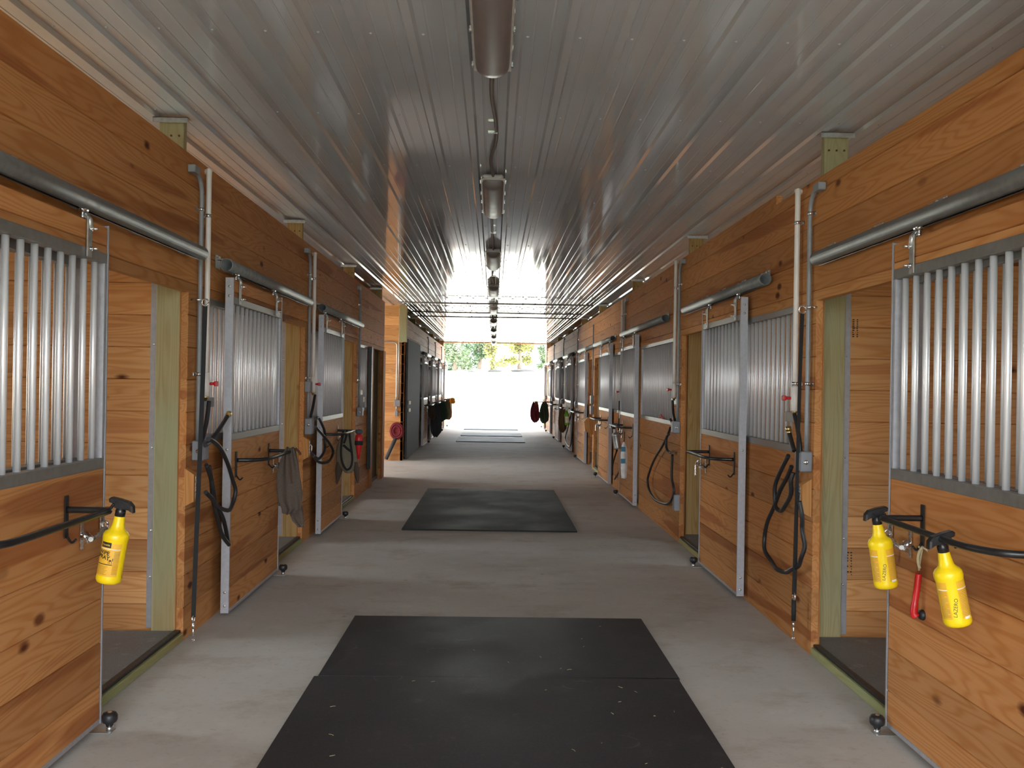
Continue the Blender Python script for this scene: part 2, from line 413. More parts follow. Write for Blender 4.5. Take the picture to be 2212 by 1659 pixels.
# outer walls with window openings
for s, nm, wins in ((-1, 'wall_outer_left', WIN_L), (1, 'wall_outer_right', WIN_R)):
    mb = MB(); cur = YN
    holes = [(y-WH, y+WH, WZ0, WZ1) for y in wins]
    if s < 0: holes += [(15.0, 18.0, 0., 2.8)]+[(y-.65, y+.65, 0., 2.3) for y in ODOOR_L]
    for y0, y1, z0, z1 in sorted(holes):
        planks(mb, 0, s*XW, s*(XW+.12), cur, y0, 0, ZC)
        if z0 > 0: planks(mb, 0, s*XW, s*(XW+.12), y0, y1, 0, z0)
        planks(mb, 0, s*XW, s*(XW+.12), y0, y1, z1, ZC)
        cur = y1
    planks(mb, 0, s*XW, s*(XW+.12), cur, YF, 0, ZC)
    struct(mb.build(nm, m_wall))
    for i, y in enumerate(wins):
        f = MB()
        for a, b, c_, d in ((y-WH, y+WH, WZ0-.05, WZ0), (y-WH, y+WH, WZ1, WZ1+.05), (y-WH-.05, y-WH, WZ0-.05, WZ1+.05), (y+WH, y+WH+.05, WZ0-.05, WZ1+.05)):
            f.box(s*(XW-.03), s*(XW-.001), a, b, c_, d)
        struct(f.build('window_%d' % (i+1+(10 if s > 0 else 0)), m_white))
# end walls
for y0, y1, nm in ((YF, YF+.12, 'wall_far'), (YN-.12, YN, 'wall_near')):
    mb = MB(); planks(mb, 1, y0, y1, -XW-.12, -1.80, 0, ZC); planks(mb, 1, y0, y1, 1.85, XW+.12, 0, ZC)
    struct(mb.build(nm, m_part))
# partitions between stalls (and the two ends of the cross aisle)
POST = {-1: [5.40, 8.72, 11.95, 14.76, 21.3, 24.5, 27.5, 30.7], 1: [5.42, 9.17, 12.95, 17.05, 20.5, 24.3, 28.1, 31.8]}
n = 0
for s in (-1, 1):
    for y in [1.9]+POST[s]+([18.1] if s < 0 else []):
        full = s < 0 and y in (14.76, 18.1)
        x0 = (SIDE[s]['B']+(.04 if y != 18.1 else 0.0)) if full else (1.952 if s < 0 else 2.058)
        mb = MB(); planks(mb, 1, y+.06 if y != 18.1 else y, y+.12 if y != 18.1 else y+.08, s*XW, s*x0, 0.0, ZC if full else 2.25)
        o = struct(mb.build('partition_wall', m_part))
# floor, stall floors, ceiling, ground
struct(MB().box(-XW-.12, XW+.12, YN-.12, YF+.12, -.2, 0).build('floor', m_floor))
cm = MB()
prof = []
pitch = .2286; x = -155e-3-pitch*24
while x < XW+.1:
    prof += [(x-.030, 0), (x-.018, .018), (x+.018, .018), (x+.030, 0)]
    for q in (.333, .667):
        xx = x+pitch*q; prof += [(xx-.006, 0), (xx-.003, .0018), (xx+.003, .0018), (xx+.006, 0)]
    x += pitch
vs = []; fs = []; ys = [YN-.12, 0, 4, 8, 12, 16, 20, 24, 28, YF+.12]
for y in ys: vs += [(p[0], y, ZC-p[1]) for p in prof]
n = len(prof)
for j in range(len(ys)-1):
    for i in range(n-1): fs.append((j*n+i, j*n+i+1, (j+1)*n+i+1, (j+1)*n+i))
cm.add(vs, fs)
y = 1.63
while y < YF:                       # rows of sheet screws
    x = -155e-3-pitch*11+.05
    while x < 2.6:
        cm.lathe([(.001, -.006), (.006, -.004), (.008, 0)], (x, y, ZC), 6); x += pitch
    y += 1.22
struct(cm.build('ceiling', m_ceil))
struct(MB().box(-XW-.12, XW+.12, YN-.12, YF+.12, ZC+.03, ZC+.1).build('ceiling', m_lampb))
# ground with a gentle rise to the trees
gm = MB(); vs = []; fs = []
nx, ny = 24, 40
for j in range(ny+1):
    for i in range(nx+1):
        X = -120+240*i/nx; Y = -60+260*j/ny
        t = max(0, min(1, (Y-45)/40)); Z = -.05+2.9*t*t*(3-2*t) + (.0 if Y < 45 else .25*math.sin(X*.21)+.15*math.sin(Y*.3+X*.1))*t
        vs.append((X, Y, Z))
for j in range(ny):
    for i in range(nx): a = j*(nx+1)+i; fs.append((a, a+1, a+nx+2, a+nx+1))
gm.add(vs, fs, True); struct(gm.build('ground', m_ground))

# ------------------------------------------------------------------ posts, sills, stall mats
for s in (-1, 1):
    for i, y in enumerate(POST[s]):
        px = 1.81 if s < 0 else 1.915
        t = thing('timber_post', (s*(px+.07), y+.03, 0), 'green treated square timber post, %s one along the %s wall, rising to the ceiling' % (ORD[i], SIDE[s]['word']), 'post', 'treated posts of the stall fronts')
        # full section is notched behind the partition boards
        MB().box(s*px, s*(px+.14), y, y+(.058 if not (s < 0 and y == 14.76) else .055), 0.0, ZC-.02, .004).build('post', m_post if i == 0 else m_post2, t)
        fl = MB().box(s*(px-.03), s*(px+.17), y-.025, y+.05, ZC-.022, ZC-.019); fl.box(s*(px-.03), s*(px+.17), y-.025, y-.022, ZC-.05, ZC-.019)
        fl.build('flashing', m_galv, t)
        if i < 3:
            for dx in (.025, .07, .115): MB().lathe([(.001, -.007), (.006, -.006), (.006, .0)], (s*(px+dx), y, 2.9), 8, 'y').build('bolt', m_leather, t)
# steel channel that edges the partition beside each post
for s, lst in ((-1, POST[-1][:3]), (1, POST[1][:3])):
    for i, y in enumerate(lst):
        px = 1.952 if s < 0 else 2.058
        t = thing('steel_channel', (s*(px+.02), y+.03, 0), 'upright galvanized channel behind the %s treated post on the %s' % (ORD[i], SIDE[s]['word']), 'channel', 'channels edging the partitions')
        mb = MB().box(s*px, s*(px+.045), y+.045, y+.0585, .055, 2.25); mb.build('channel', m_chan, t)
        for z in (.35, .62, 1.1, 1.7): MB().lathe([(.001, -.005), (.006, -.004), (.007, 0)], (s*(px+.022), y+.045, z), 8, 'y').build('screw', m_zinc, t)
OPEN = {-1: [(4.0, 5.38), (7.15, 8.68), (10.22, 11.92)], 1: [(4.0, 5.22), (7.65, 8.97), (11.5, 12.7), (15.3, 16.75)]}
for s in (-1, 1):
    for i, (a, b) in enumerate(OPEN[s]):
        B = SIDE[s]['B']
        t = thing('door_sill', (s*(B+.02), (a+b)/2, 0), 'greenish timber sill with rubber edge, %s stall doorway on the %s' % (ORD[i], SIDE[s]['word']), 'sill', 'sills of the stall doorways')
        MB().box(s*(B-.002), s*(B+.038), a+.002, b-.002, 0, .045, .004).build('sill_board', m_sill, t)
        MB().box(s*(B+.012), s*(B+.05), a+.002, b-.002, .0455, .062, .003).build('rubber_edge', m_rub, t)
    ys = [YN+.02]+[1.9]+[p for p in POST[s]]+[YF]
    for i in range(len(ys)-1):
        a, b = ys[i]+(.121 if i else 0), ys[i+1]-.002
        if i == len(ys)-2: b = YF-.002
        if s < 0 and abs(ys[i]-14.76) < .1: a = 18.19
        a += 0
        near = SIDE[s]['B']+.052
        b2 = b if i == len(ys)-2 else ys[i+1]+.058
        mb = MB().box(s*near, s*(XW-.005), a, b-.01 if i == len(ys)-2 else ys[i+1]-.003, .001, .05)
        tag(mb.build('stall_mat', m_mat3), 'dark rubber floor of the %s stall on the %s side' % (ORD[i], SIDE[s]['word']), 'mat', 'stall floor mats')

# ------------------------------------------------------------------ grilles
bar_me = {}
def bar_mesh(z0, z1):
    k = (round(z0, 3), round(z1, 3))
    if k not in bar_me:
        o = MB().tube([(0, 0, z0), (0, 0, z1)], .0128, 12).build('bar', m_bar)
        bar_me[k] = o.data; bpy.data.objects.remove(o)
    return bar_me[k]
def put_bars(parent, x, y0, y1, z0, z1, step=.098):
    n = max(2, int((y1-y0)/step)); st = (y1-y0)/n; o3 = ORG[parent.name]
    for k in range(n):
        o = bpy.data.objects.new('bar', bar_mesh(z0, z1)); col.objects.link(o); o.parent = parent
        o.location = (x-o3[0], y0+st*(k+.5)-o3[1], -o3[2])
for s in (-1, 1):
    i = 0
    for y0, y1, k in FRONT[s]:
        if k != 'l': continue
        B = SIDE[s]['B']; xc = s*(B+.02)
        t = thing('stall_grille', (xc, (y0+y1)/2, LOW), 'fixed aluminium bar grille above the planks, %s one along the %s wall' % (ORD[i], SIDE[s]['word']), 'grille', 'fixed bar grilles of the stall fronts')
        i += 1
        MB().box(s*(B-.006), s*(B+.046), y0, y1, LOW, LOW+.045, .002).build('bottom_rail', m_rail, t)
        MB().box(s*(B-.006), s*(B+.046), y0, y1, GT-.04, GT-.001, .002).build('top_rail', m_rail, t)
        MB().box(s*(B-.004), s*(B+.044), y0, y0+.02, LOW+.045, GT-.04).build('side_rail', m_chan, t)
        MB().box(s*(B-.004), s*(B+.044), y1-.02, y1, LOW+.045, GT-.04).build('side_rail', m_chan, t)
        put_bars(t, xc, y0+.03, y1-.03, LOW+.046, GT-.041)

# ------------------------------------------------------------------ sliding doors
def hanger(t, s, xc, y):
    xo = SIDE[s]['xo']
    mb = MB().box(s*(xo-.008), s*(xo-.001), y-.022, y+.022, 1.985, 2.15, .003)
    mb.tube([(s*(xo-.009), y, 2.10), (s*(xo-.006), y, 2.135), (xc-s*.012, y, 2.160)], .012, 8)
    h = mb.build('hanger', m_galv, t)
    for z in (2.02, 2.10):
        MB().tube([(s*(xo-.04), y, z), (s*(xo-.007), y, z)], .005, 8).lathe([(.001, -.003), (.01, -.003), (.01, .003), (.001, .003)], (s*(xo-.012), y, z), 6, 'x').build('bolt', m_zinc, h)
    MB().tube([(xc, y, 2.135), (xc, y, 2.185)], .006, 8).lathe([(.001, -.012), (.012, -.012), (.012, .012), (.001, .012)], (xc, y, 2.150), 6).build('roller_stem', m_zinc, h)
    MB().lathe([(.001, -.02), (.018, -.018), (.018, .018), (.001, .02)], (xc, y, 2.182), 12, 'y').build('roller', m_zinc, h)
def blanket_bar(t, s, y0, y1, z=.985, reach=.175):
    xo = SIDE[s]['xo']; xa = s*(xo-.006); xb = s*(xo-reach)
    c = .05
    pts = [(xa, y1, z), (s*(xo-reach*.5), y1, z), (s*(xo-reach+.03), y1-.002, z), (xb, y1-.02, z), (xb, y1-.10, z), (xb, (y0+y1)/2, z), (xb, y0+.22, z), (s*(xo-reach+.015), y0+.12, z), (s*(xo-reach+.07), y0+.03, z), (xa, y0, z)]
    mb = MB().tube(spline(pts, 5), .0125, 10); b = mb.build('blanket_bar', m_black, t)
    for yy in (y0, y1):
        p = MB().box(s*(xo-.006), s*(xo-.0005), yy-.016, yy+.016, z-.11, z+.055, .003)
        p.tube(spline([(s*(xo-.006), yy, z-.10), (s*(xo-.03), yy-.012, z-.125), (s*(xo-.05), yy-.02, z-.11)], 4), .005, 6)
        p.build('mounting_plate', m_black, b)
def latch(t, s, y, z=.86):
    xo = SIDE[s]['xo']
    def X(d): return s*(xo-d)
    a = MB().box(X(.001), X(.005), y-.014, y+.014, z-.055, z+.055, .002)
    a.lathe([(.001, -.012), (.016, -.012), (.016, .012), (.001, .012)], (X(.016), y, z), 12, 'x')
    a.tube([(X(.02), y, z+.01), (X(.055), y-.035, z-.002), (X(.06), y-.05, z-.004)], .010, 10)
    L = a.build('latch', m_zinc, t)
    MB().tube(spline([(X(.03), y-.03, z-.018), (X(.045), y+.03, z-.008), (X(.05), y+.09, z+.016), (X(.055), y+.115, z+.010), (X(.058), y+.12, z-.025), (X(.058), y+.122, z-.095)], 5), .009, 10).build('latch_handle', m_zinc, L)
    MB().box(X(.001), X(.005), y+.17, y+.195, z-.03, z+.075, .002).tube([(X(.02)+.012*math.cos(q), y+.182, z+.02+.014*math.sin(q)) for q in [k*math.pi/5 for k in range(11)]], .005, 8).build('latch_keeper', m_zinc, L)
def door(s, y0, y1, label, bar=True, grp='sliding stall doors with bar grilles', roller=True, idx=0):
    S = SIDE[s]; xo, xi = S['xo'], S['xi']; xc = s*(xo+xi)/2
    t = thing('sliding_stall_door', (xc, (y0+y1)/2, 0.03), label, 'door', grp)
    mb = MB(); planks(mb, 0, s*(xo+.004), s*(xi-.004), y0+.008, y1-.008, .05, LOW); mb.build('lower_panel', m_wall, t)
    mb = MB(); planks(mb, 0, s*(xo+.004), s*(xi-.004), y0+.008, y1-.008, 2.025, 2.135); mb.build('top_board', m_wall, t)
    MB().box(s*xo, s*xi, y0+.003, y1-.003, LOW, LOW+.045, .002).build('middle_rail', m_rail, t)
    MB().box(s*xo, s*xi, y0+.003, y1-.003, 1.982, 2.025, .002).build('top_rail', m_rail, t)
    MB().box(s*xo, s*xi, y0+.003, y1-.003, .03, .05, .002).build('bottom_channel', m_chan, t)
    for k, (a, b) in enumerate(((y0, y0+.03), (y1-.03, y1))):
        e = MB()
        if k == 0: e.box(s*(xo-.0015), s*(xi+.0015), a-.003, a, .03, 2.145, .0008)
        else: e.box(s*(xo-.0015), s*(xi+.0015), b, b+.003, .03, 2.145, .0008)
        # low flanges on both faces over the boards, a wide stile beside the bars
        e.box(s*(xo-.002), s*xo, a if k == 0 else b-.010, a+.010 if k == 0 else b, .03, 2.145)
        e.box(s*xi, s*(xi+.002), a, b, .03, 2.145)
        e.box(s*(xo+.002), s*(xi-.002), a, b, LOW+.045, 1.982)
        e = e.build('edge_channel', m_chan, t)
        yy = y0-.003 if k == 0 else y1+.003
        for z in ((.075, .16, 1.06, 2.03, 2.09) if y0 < 20 and k == 0 else ()): MB().lathe([(.0005, -.003), (.007, -.002), (.009, 0)] if k == 0 else [(.0005, .003), (.007, .002), (.009, 0)], (xc, yy, z), 10, 'y').build('screw', m_galv, e)
    put_bars(t, xc, y0+.032, y1-.032, LOW+.046, 1.981, .1)
    w = y1-y0
    for yy in (y0+min(.14, w*.12), y1-min(.2, w*.16)): hanger(t, s, xc, yy)
    if bar:
        blanket_bar(t, s, y0+.12, y1-(.36 if s < 0 else .33))
        latch(t, s, y1-.22)
    if roller:
        rx = s*(xo-.045); ry = y1-.02
        r = thing('stay_roller', (rx, ry, 0), 'black rubber stay roller at the far foot of the %s door on the %s' % (ORD[idx], S['word']), 'roller', 'stay rollers at the feet of the sliding doors')
        MB().tube([(rx, ry, 0.004), (rx, ry, .085)], .009, 10).lathe([(.001, .0), (.014, .0), (.014, .018), (.001, .018)], (rx, ry, .005), 12).build('stem', m_zinc, r)
        MB().box(s*(xo-.06), s*(xo+.05), ry-.03, ry+.03, .001, .005, .001).build('floor_plate', m_galv, r)
        MB().lathe([(.001, .024), (.014, .025), (.017, .035), (.028, .042), (.032, .052), (.032, .070), (.026, .080), (.010, .082), (.001, .082)], (rx, ry, 0), 20).build('wheel', m_rub, r)
    return t
def track(s, y0, y1, i, ext=''):
    S = SIDE[s]; xc = s*(S['xo']+S['xi'])/2; r = .040; zc = 2.215
    t = thing('door_track', (xc, (y0+y1)/2, zc), 'round galvanized sliding door track, %s one along the %s wall' % (ORD[i], S['word'])+ext, 'track', 'sliding door tracks under the headers')
    po = []; n = 20
    for k in range(n+1):
        a = math.radians(-90+16)+math.radians(360-32)*k/n; po.append((xc+r*math.cos(a), zc+r*math.sin(a)))
    pi_ = [(xc+(p[0]-xc)*.93, zc+(p[1]-zc)*.93) for p in po][::-1]
    poly = po+pi_
    mb = MB(); N = len(poly); vs = [(p[0], y0, p[1]) for p in poly]+[(p[0], y1, p[1]) for p in poly]
    mb.add(vs, [(k, (k+1) % N, N+(k+1) % N, N+k) for k in range(N)], True)
    for off in (0, N):
        for k in range(n): q = (off+k, off+k+1, off+N-2-k, off+N-1-k); mb.add([], []); mb.f.append(q); mb.sm.append(False)
    mb.build('rail', m_track, t)
    k = int((y1-y0)/.6)+1
    for j in range(k):
        yy = y0+.1+(y1-y0-.2)*j/max(1, k-1)
        b = MB().box(s*(S['B']-.004), s*(S['B']-.0005), yy-.05, yy+.05, 2.20, 2.285, .002)
        b.box(xc, s*(S['B']-.003), yy-.02, yy+.02, 2.2555, 2.261, .001)
        for q in (-.03, .03): b.lathe([(.001, -s*.008), (.008, -s*.007), (.009, 0)], (s*(S['B']-.004), yy+q, 2.275), 8, 'x')
        b.build('bracket', m_galv, t)
DL = [(2.62, 4.0), (5.90, 7.25), (9.02, 10.27)]
DR = [(2.78, 4.05), (6.55, 7.78), (11.48, 12.78), (14.0, 15.35), (17.75, 19.2)]
lookL = ['carrying one yellow bottle', 'with grey cloth hung on its bar', 'with padded horse gear hung on its bar']
for i, (a, b) in enumerate(DL): door(-1, a, b, '%s sliding stall door on the left, %s' % (ORD[i], lookL[i]), idx=i)
lookR = ['carrying two yellow bottles', 'with an empty black blanket bar', 'with a silver bottle on its bar', 'slid toward the camera beside a conduit', 'slid back from the doorway with conduit']
for i, (a, b) in enumerate(DR): door(1, a, b, '%s sliding stall door on the right, %s' % (ORD[i], lookR[i]), idx=i)
FL = [(22.0, 23.3), (25.0, 26.3), (28.0, 29.3), (31.2, 32.4)]; FR = [(21.0, 22.3), (24.8, 26.1), (28.6, 29.9), (32.0, 32.75)]
for i, (a, b) in enumerate(FL): door(-1, a, b, 'distant sliding stall door on the left beyond the grey door, %s of those four' % ORD[i], idx=3+i, grp='distant sliding stall doors')
for i, (a, b) in enumerate(FR): door(1, a, b, 'distant sliding stall door on the right toward the bright exit, %s of those four' % ORD[i], idx=5+i, grp='distant sliding stall doors')
for i, (a, b) in enumerate([(1.2, 5.33), (5.82, 8.42), (9.04, 11.7), (21.9, 24.3), (24.9, 27.1), (27.8, 30.4), (31.0, 32.8)]): track(-1, a, b, i)
for i, (a, b) in enumerate([(1.2, 5.08), (6.05, 8.6), (9.6, 12.85), (13.85, 16.3), (16.31, 19.3), (20.7, 23.5), (24.3, 27.4), (28.0, 31.3), (31.9, 32.8)]): track(1, a, b, i)

# ------------------------------------------------------------------ mats on the aisle floor
def mat(x0, x1, y0, y1, z, mt, label, name='rubber_mat', skew=0.):
    mb = MB().prism([(x0, y0), (x1, y0+skew), (x1-.004, y1+skew), (x0+.004, y1)], 2, z, z+.016)
    tag(mb.build(name, mt), label, 'mat', 'rubber mats laid down the aisle')
mat(-.885, .965, 3.46, 4.705, .0005, m_mat, 'black rubber mat at the bottom of the picture, nearest the camera', skew=.02)
mat(-.862, .968, 4.715, 5.935, .0005, m_mat, 'black rubber mat butted behind the nearest mat, its ends slightly narrower', skew=-.0)
mat(-.915, .875, 9.50, 13.2, .0005, m_mat2, 'dark green black rubber mat lying alone in mid aisle')
mat(-.965, .835, 24.2, 26.2, .0005, m_mat2, 'distant rubber mat near the bright exit, front one of three')
mat(-.945, .845, 27.0, 28.6, .0005, m_mat2, 'distant rubber mat near the bright exit, middle one of three')
mat(-.97, .82, 30.8, 32.6, .0005, m_mat2, 'distant rubber mat at the threshold of the bright exit')
# straw bits
for i in range(24):
    if i < 17: x, y = random.uniform(.25, .93), random.uniform(3.5, 5.85); z = .0168
    else: x, y = random.uniform(-.8, .3), random.uniform(3.5, 5.2); z = .0168
    a = random.uniform(0, 6.28); L = random.uniform(.004, .014)
    o = MB().tube([(x-L*math.cos(a), y-L*math.sin(a), z+.0012), (x, y, z+.002), (x+L*math.cos(a+.3), y+L*math.sin(a+.3), z+.0012)], .0011, 5).build('straw_bit', m_twine)
    tag(o, 'tiny bit of pale straw lying on the near black mats', 'straw', 'straw bits on the near mats')

# ------------------------------------------------------------------ lamps and cable
for i in range(9):
    y0 = 3.02+3.62*i; y1 = y0+1.33; x = -.03; z = ZC-.022
    t = thing('ceiling_lamp', (x, (y0+y1)/2, z), 'long narrow grey vapour-proof ceiling lamp, %s one of the row down the aisle' % ORD[i], 'lamp', 'ceiling lamps in a row')
    MB().box(x-.075, x+.075, y0, y1, z-.03, z, .012).build('housing', m_lampb, t)
    MB().box(x-.088, x+.088, y0, y1, z-.040, z-.0305, .003).build('gasket_rim', m_lampb, t)
    po = []
    for k in range(23):
        a = math.pi*k/22; rr_ = 1; po.append((x-.078*math.cos(a)*rr_, z-.0405-.058*math.sin(a)*rr_))
    mb = MB(); N = len(po)
    rows = [(y0+.035, .55), (y0+.02, .3), (y0+.06, .93), (y0+.11, 1.), (y1-.11, 1.), (y1-.06, .93), (y1-.02, .4)]
    rows = [(y0+.015, .12), (y0+.03, .6), (y0+.07, .92), (y0+.12, 1.), (y1-.12, 1.), (y1-.07, .92), (y1-.03, .6), (y1-.015, .12)]
    vs = []
    for yy, q in rows: vs += [(x+(p[0]-x)*(.6+.4*q), yy, z-.0405+(p[1]-z+.0405)*q) for p in po]
    fs = [(j*N+k, j*N+k+1, (j+1)*N+k+1, (j+1)*N+k) for j in range(len(rows)-1) for k in range(N-1)]
    fs += [tuple(range(N)), tuple((len(rows)-1)*N+k for k in range(N))[::-1]]
    mb.add(vs, fs[:-2], True); mb.add([], []); mb.f += fs[-2:]; mb.sm += [False, False]; mb.build('ribbed_cover', m_diff, t)
    for sx in (-1, 1):
        for yy in (y0+.1, y0+.5, y1-.5, y1-.08):
            MB().box(x+sx*.086, x+sx*.096, yy-.012, yy+.012, z-.046, z-.022, .002).build('clip', m_zinc, t)
    if i < 8:
        w = [(x+.0, y1-.01, z-.012)]+[(x+random.uniform(-.02, .02), y1+(y0+3.62-y1)*q, z-.006) for q in (.2, .4, .6, .8)]+[(x, y0+3.62+.01, z-.012)]
        mb = MB().tube(spline(w, 6), .011, 8)
        t2 = thing('lamp_cable', (x, y1+.9, z), 'wavy grey cable on the ceiling between the %s and %s lamps' % (ORD[i], ORD[i+1]), 'cable', 'cables linking the ceiling lamps')
        mb.build('cable', m_cable, t2)
        yy = (y1+y0+3.62)/2
        MB().box(x-.03, x+.03, yy-.008, yy+.008, z-.02, z-.002, .002).build('cable_strap', m_zinc, t2)
for i, (y, z) in enumerate(((16.75, 2.955), (18.9, 2.955), (20.1, 2.955))):
    mb = MB().tube([(-1.74 if 14.9 < y < 18.1 else -1.72, y, z), (-.6, y+.01, z-.004), (.5, y, z), (1.77, y, z)], .014, 8)
    for q in range(7): mb.lathe([(.014, -.012), (.019, -.01), (.019, .01), (.014, .012)], (-1.5+q*.5, y, z), 8, 'x')
    tag(mb.build('overhead_conduit', m_cable), 'thin dark conduit crossing overhead from wall to wall, %s of the three' % ORD[i], 'conduit', 'conduits crossing the ceiling')

# ------------------------------------------------------------------ wall services
def conduit(s, y, ztop, zbot, i, box=True, elbow=1, light=False, hb=.115):
    S = SIDE[s]; B = S['B']; x = s*(B-.022); w = S['word']
    t = thing('wall_conduit', (x, y, zbot), 'grey electrical conduit running down to an outlet box, %s on the %s wall' % (ORD[i], w), 'conduit', 'wall conduits with outlet boxes')
    d = -.09*elbow
    MB().tube(spline([(x, y, zbot), (x, y, ztop-.35), (x, y, ztop-.12), (x, y+d*.25, ztop-.05), (x, y+d*.7, ztop-.015), (x, y+d*1.2, ztop-.005), (s*(B-.01), y+d*1.7, ztop)], 5), .0135, 10).build('pipe', m_cond, t)
    MB().box(s*(B-.045), s*(B-.001), y+d*1.9-.025, y+d*1.3+.01, ztop-.022, ztop+.022, .004).build('entry_fitting', m_cond, t)
    for z in (2.5, 1.53):
        if z < ztop-.1:
            MB().box(s*(B-.004), s*(B-.0008), y-.045, y+.03, z-.01, z+.01, .001).lathe([(.0142, -.01), (.0165, -.01), (.0165, .01), (.0142, .01)], (x, y, z), 12).build('strap', m_zinc, t)
    if box:
        b = MB().box(s*(B-.07), s*(B-.001), y-.045, y+.045, zbot-hb, zbot, .005).build('outlet_box', m_box, t)
        MB().box(s*(B-.076), s*(B-.0702), y-.04, y+.04, zbot-hb+.005, zbot-.005, .003).build('outlet_cover', m_box, b)
        MB().lathe([(.001, -.01), (.012, -.01), (.014, 0)], (s*(B-.04), y-.045, zbot-.06), 10, 'y').build('knockout', m_zinc, b)
def waterpipe(s, y, ztop, zbot, i, paddle=True):
    S = SIDE[s]; B = S['B']; x = s*(B-.032); w = S['word']
    t = thing('water_pipe', (x, y, zbot), 'white plastic water pipe ending in a red handled valve, %s on the %s wall' % (ORD[i], w), 'pipe', 'white water pipes with valves')
    MB().tube(spline([(s*(B-.002), y+.03, ztop), (x, y+.01, ztop), (x, y, ztop-.03), (x, y, ztop-.4), (x, y, zbot+.14)], 5), .0165, 12).build('pipe', m_pvc, t)
    v = MB().lathe([(.001, zbot), (.023, zbot), (.023, zbot+.035), (.026, zbot+.04), (.026, zbot+.095), (.022, zbot+.1), (.022, zbot+.14), (.018, zbot+.142)], (x, y, 0), 16)
    v = v.build('valve_body', m_pvc, t)
    MB().tube([(x-s*.02, y, zbot+.075), (x-s*.05, y, zbot+.075)], .009, 8).box(x-s*.05, x-s*.066, y-.012, y+.045, zbot+.06, zbot+.09, .005).build('valve_handle', m_red, v)
    MB().lathe([(.001, -.03), (.012, -.03), (.012, -.012), (.018, -.012), (.018, 0), (.001, 0)], (x, y, zbot), 12).build('hose_fitting', m_brass, t)
    if paddle: MB().box(s*(B-.012), s*(B-.006), y-.03, y+.24, zbot-.07, zbot-.01, .002).build('backing_plate', m_rail, t)
    for z in (2.48, 1.53):
        MB().box(s*(B-.004), s*(B-.0008), y-.04, y+.04, z-.01, z+.01, .001).lathe([(.0172, -.01), (.0195, -.01), (.0195, .01), (.0172, .01)], (x, y, z), 12).build('strap', m_zinc, t)
conduit(-1, 5.52, 2.70, 1.14, 0); waterpipe(-1, 5.62, 2.75, 1.40, 0)
conduit(-1, 8.76, 2.70, 1.155, 1, hb=.15); waterpipe(-1, 8.93, 2.72, 1.40, 1, False)
conduit(-1, 12.05, 2.70, 1.18, 2)
conduit(1, 5.28, 2.62, 1.145, 0); waterpipe(1, 5.47, 2.67, 1.37, 0)
conduit(1, 9.02, 2.70, 1.17, 1); waterpipe(1, 9.16, 2.74, 1.40, 1)
conduit(1, 12.80, 2.68, 1.17, 2); waterpipe(1, 13.0, 2.70, 1.35, 2, False)
conduit(1, 20.0, 2.70, 1.15, 3); conduit(1, 24.0, 2.70, 1.15, 4); conduit(1, 27.9, 2.70, 1.15, 5); conduit(1, 31.6, 2.70, 1.15, 6)
conduit(-1, 24.5, 2.70, 1.15, 3); conduit(-1, 27.5, 2.70, 1.15, 4); conduit(-1, 30.8, 2.70, 1.15, 5); conduit(-1, 32.8, 2.70, 1.15, 6)
# extra grey boxes
def gbox(s, y, z, dy, dz, d, label, name='outlet_box', m=None):
    B = SIDE[s]['B']; x = s*(B-d/2)
    t = thing(name, (x, y, z), label, 'box')
    MB().box(s*(B-d), s*(B-.001), y-dy/2, y+dy/2, z-dz/2, z+dz/2, .004).build('body', m or m_box, t)
    MB().box(s*(B-d-.004), s*(B-d-.0002), y-dy/2+.006, y+dy/2-.006, z-dz/2+.006, z+dz/2-.006, .002).build('cover', m or m_box, t)
gbox(1, 9.0, .385, .10, .155, .05, 'grey metal cover low on the planks beside the second doorway')
gbox(-1, 8.74, 1.45, .10, .10, .05, 'small grey box on the left conduit above the black hose')
# narrow jamb with conduit and two stacked boxes
xj = 1.81-.022
t = thing('wall_conduit', (xj, 16.86, .9), 'thin conduit dropping to two stacked grey boxes on the narrow jamb', 'conduit')
MB().tube([(xj, 16.86, 1.20), (xj, 16.86, 2.0), (xj, 16.86, 2.62)], .012, 8).build('pipe', m_cond, t)
MB().box(1.75, 1.808, 16.79, 16.93, 1.18, 1.33, .005).build('upper_box', m_box, t)
MB().box(1.75, 1.808, 16.79, 16.93, .99, 1.14, .005).build('lower_box', m_box, t)
MB().tube([(xj, 16.86, 1.14), (xj, 16.86, 1.18)], .012, 8).build('pipe', m_cond, t)
MB().prism([(1.64, .86), (1.70, .93), (1.808, .93), (1.808, .62), (1.66, .68)], 1, 16.80, 16.93).build('wood_bracket', m_block, t)
for i, (s, y) in enumerate(((-1, 12.35), (-1, 12.62), (-1, 13.2))):
    B = SIDE[s]['B']; z = (1.37, 1.27, 1.27)[i]
    o = MB().box(s*(B-.012), s*(B-.001), y-.09, y+.09, z-.035, z+.035, .003).build('switch_plate', m_labw)
    tag(o, ('cream switch plate high on the boards by the black rod', 'cream switch plate below the higher one, above the red bottle', 'cream switch plate next to the dark door jamb')[i], 'switch')

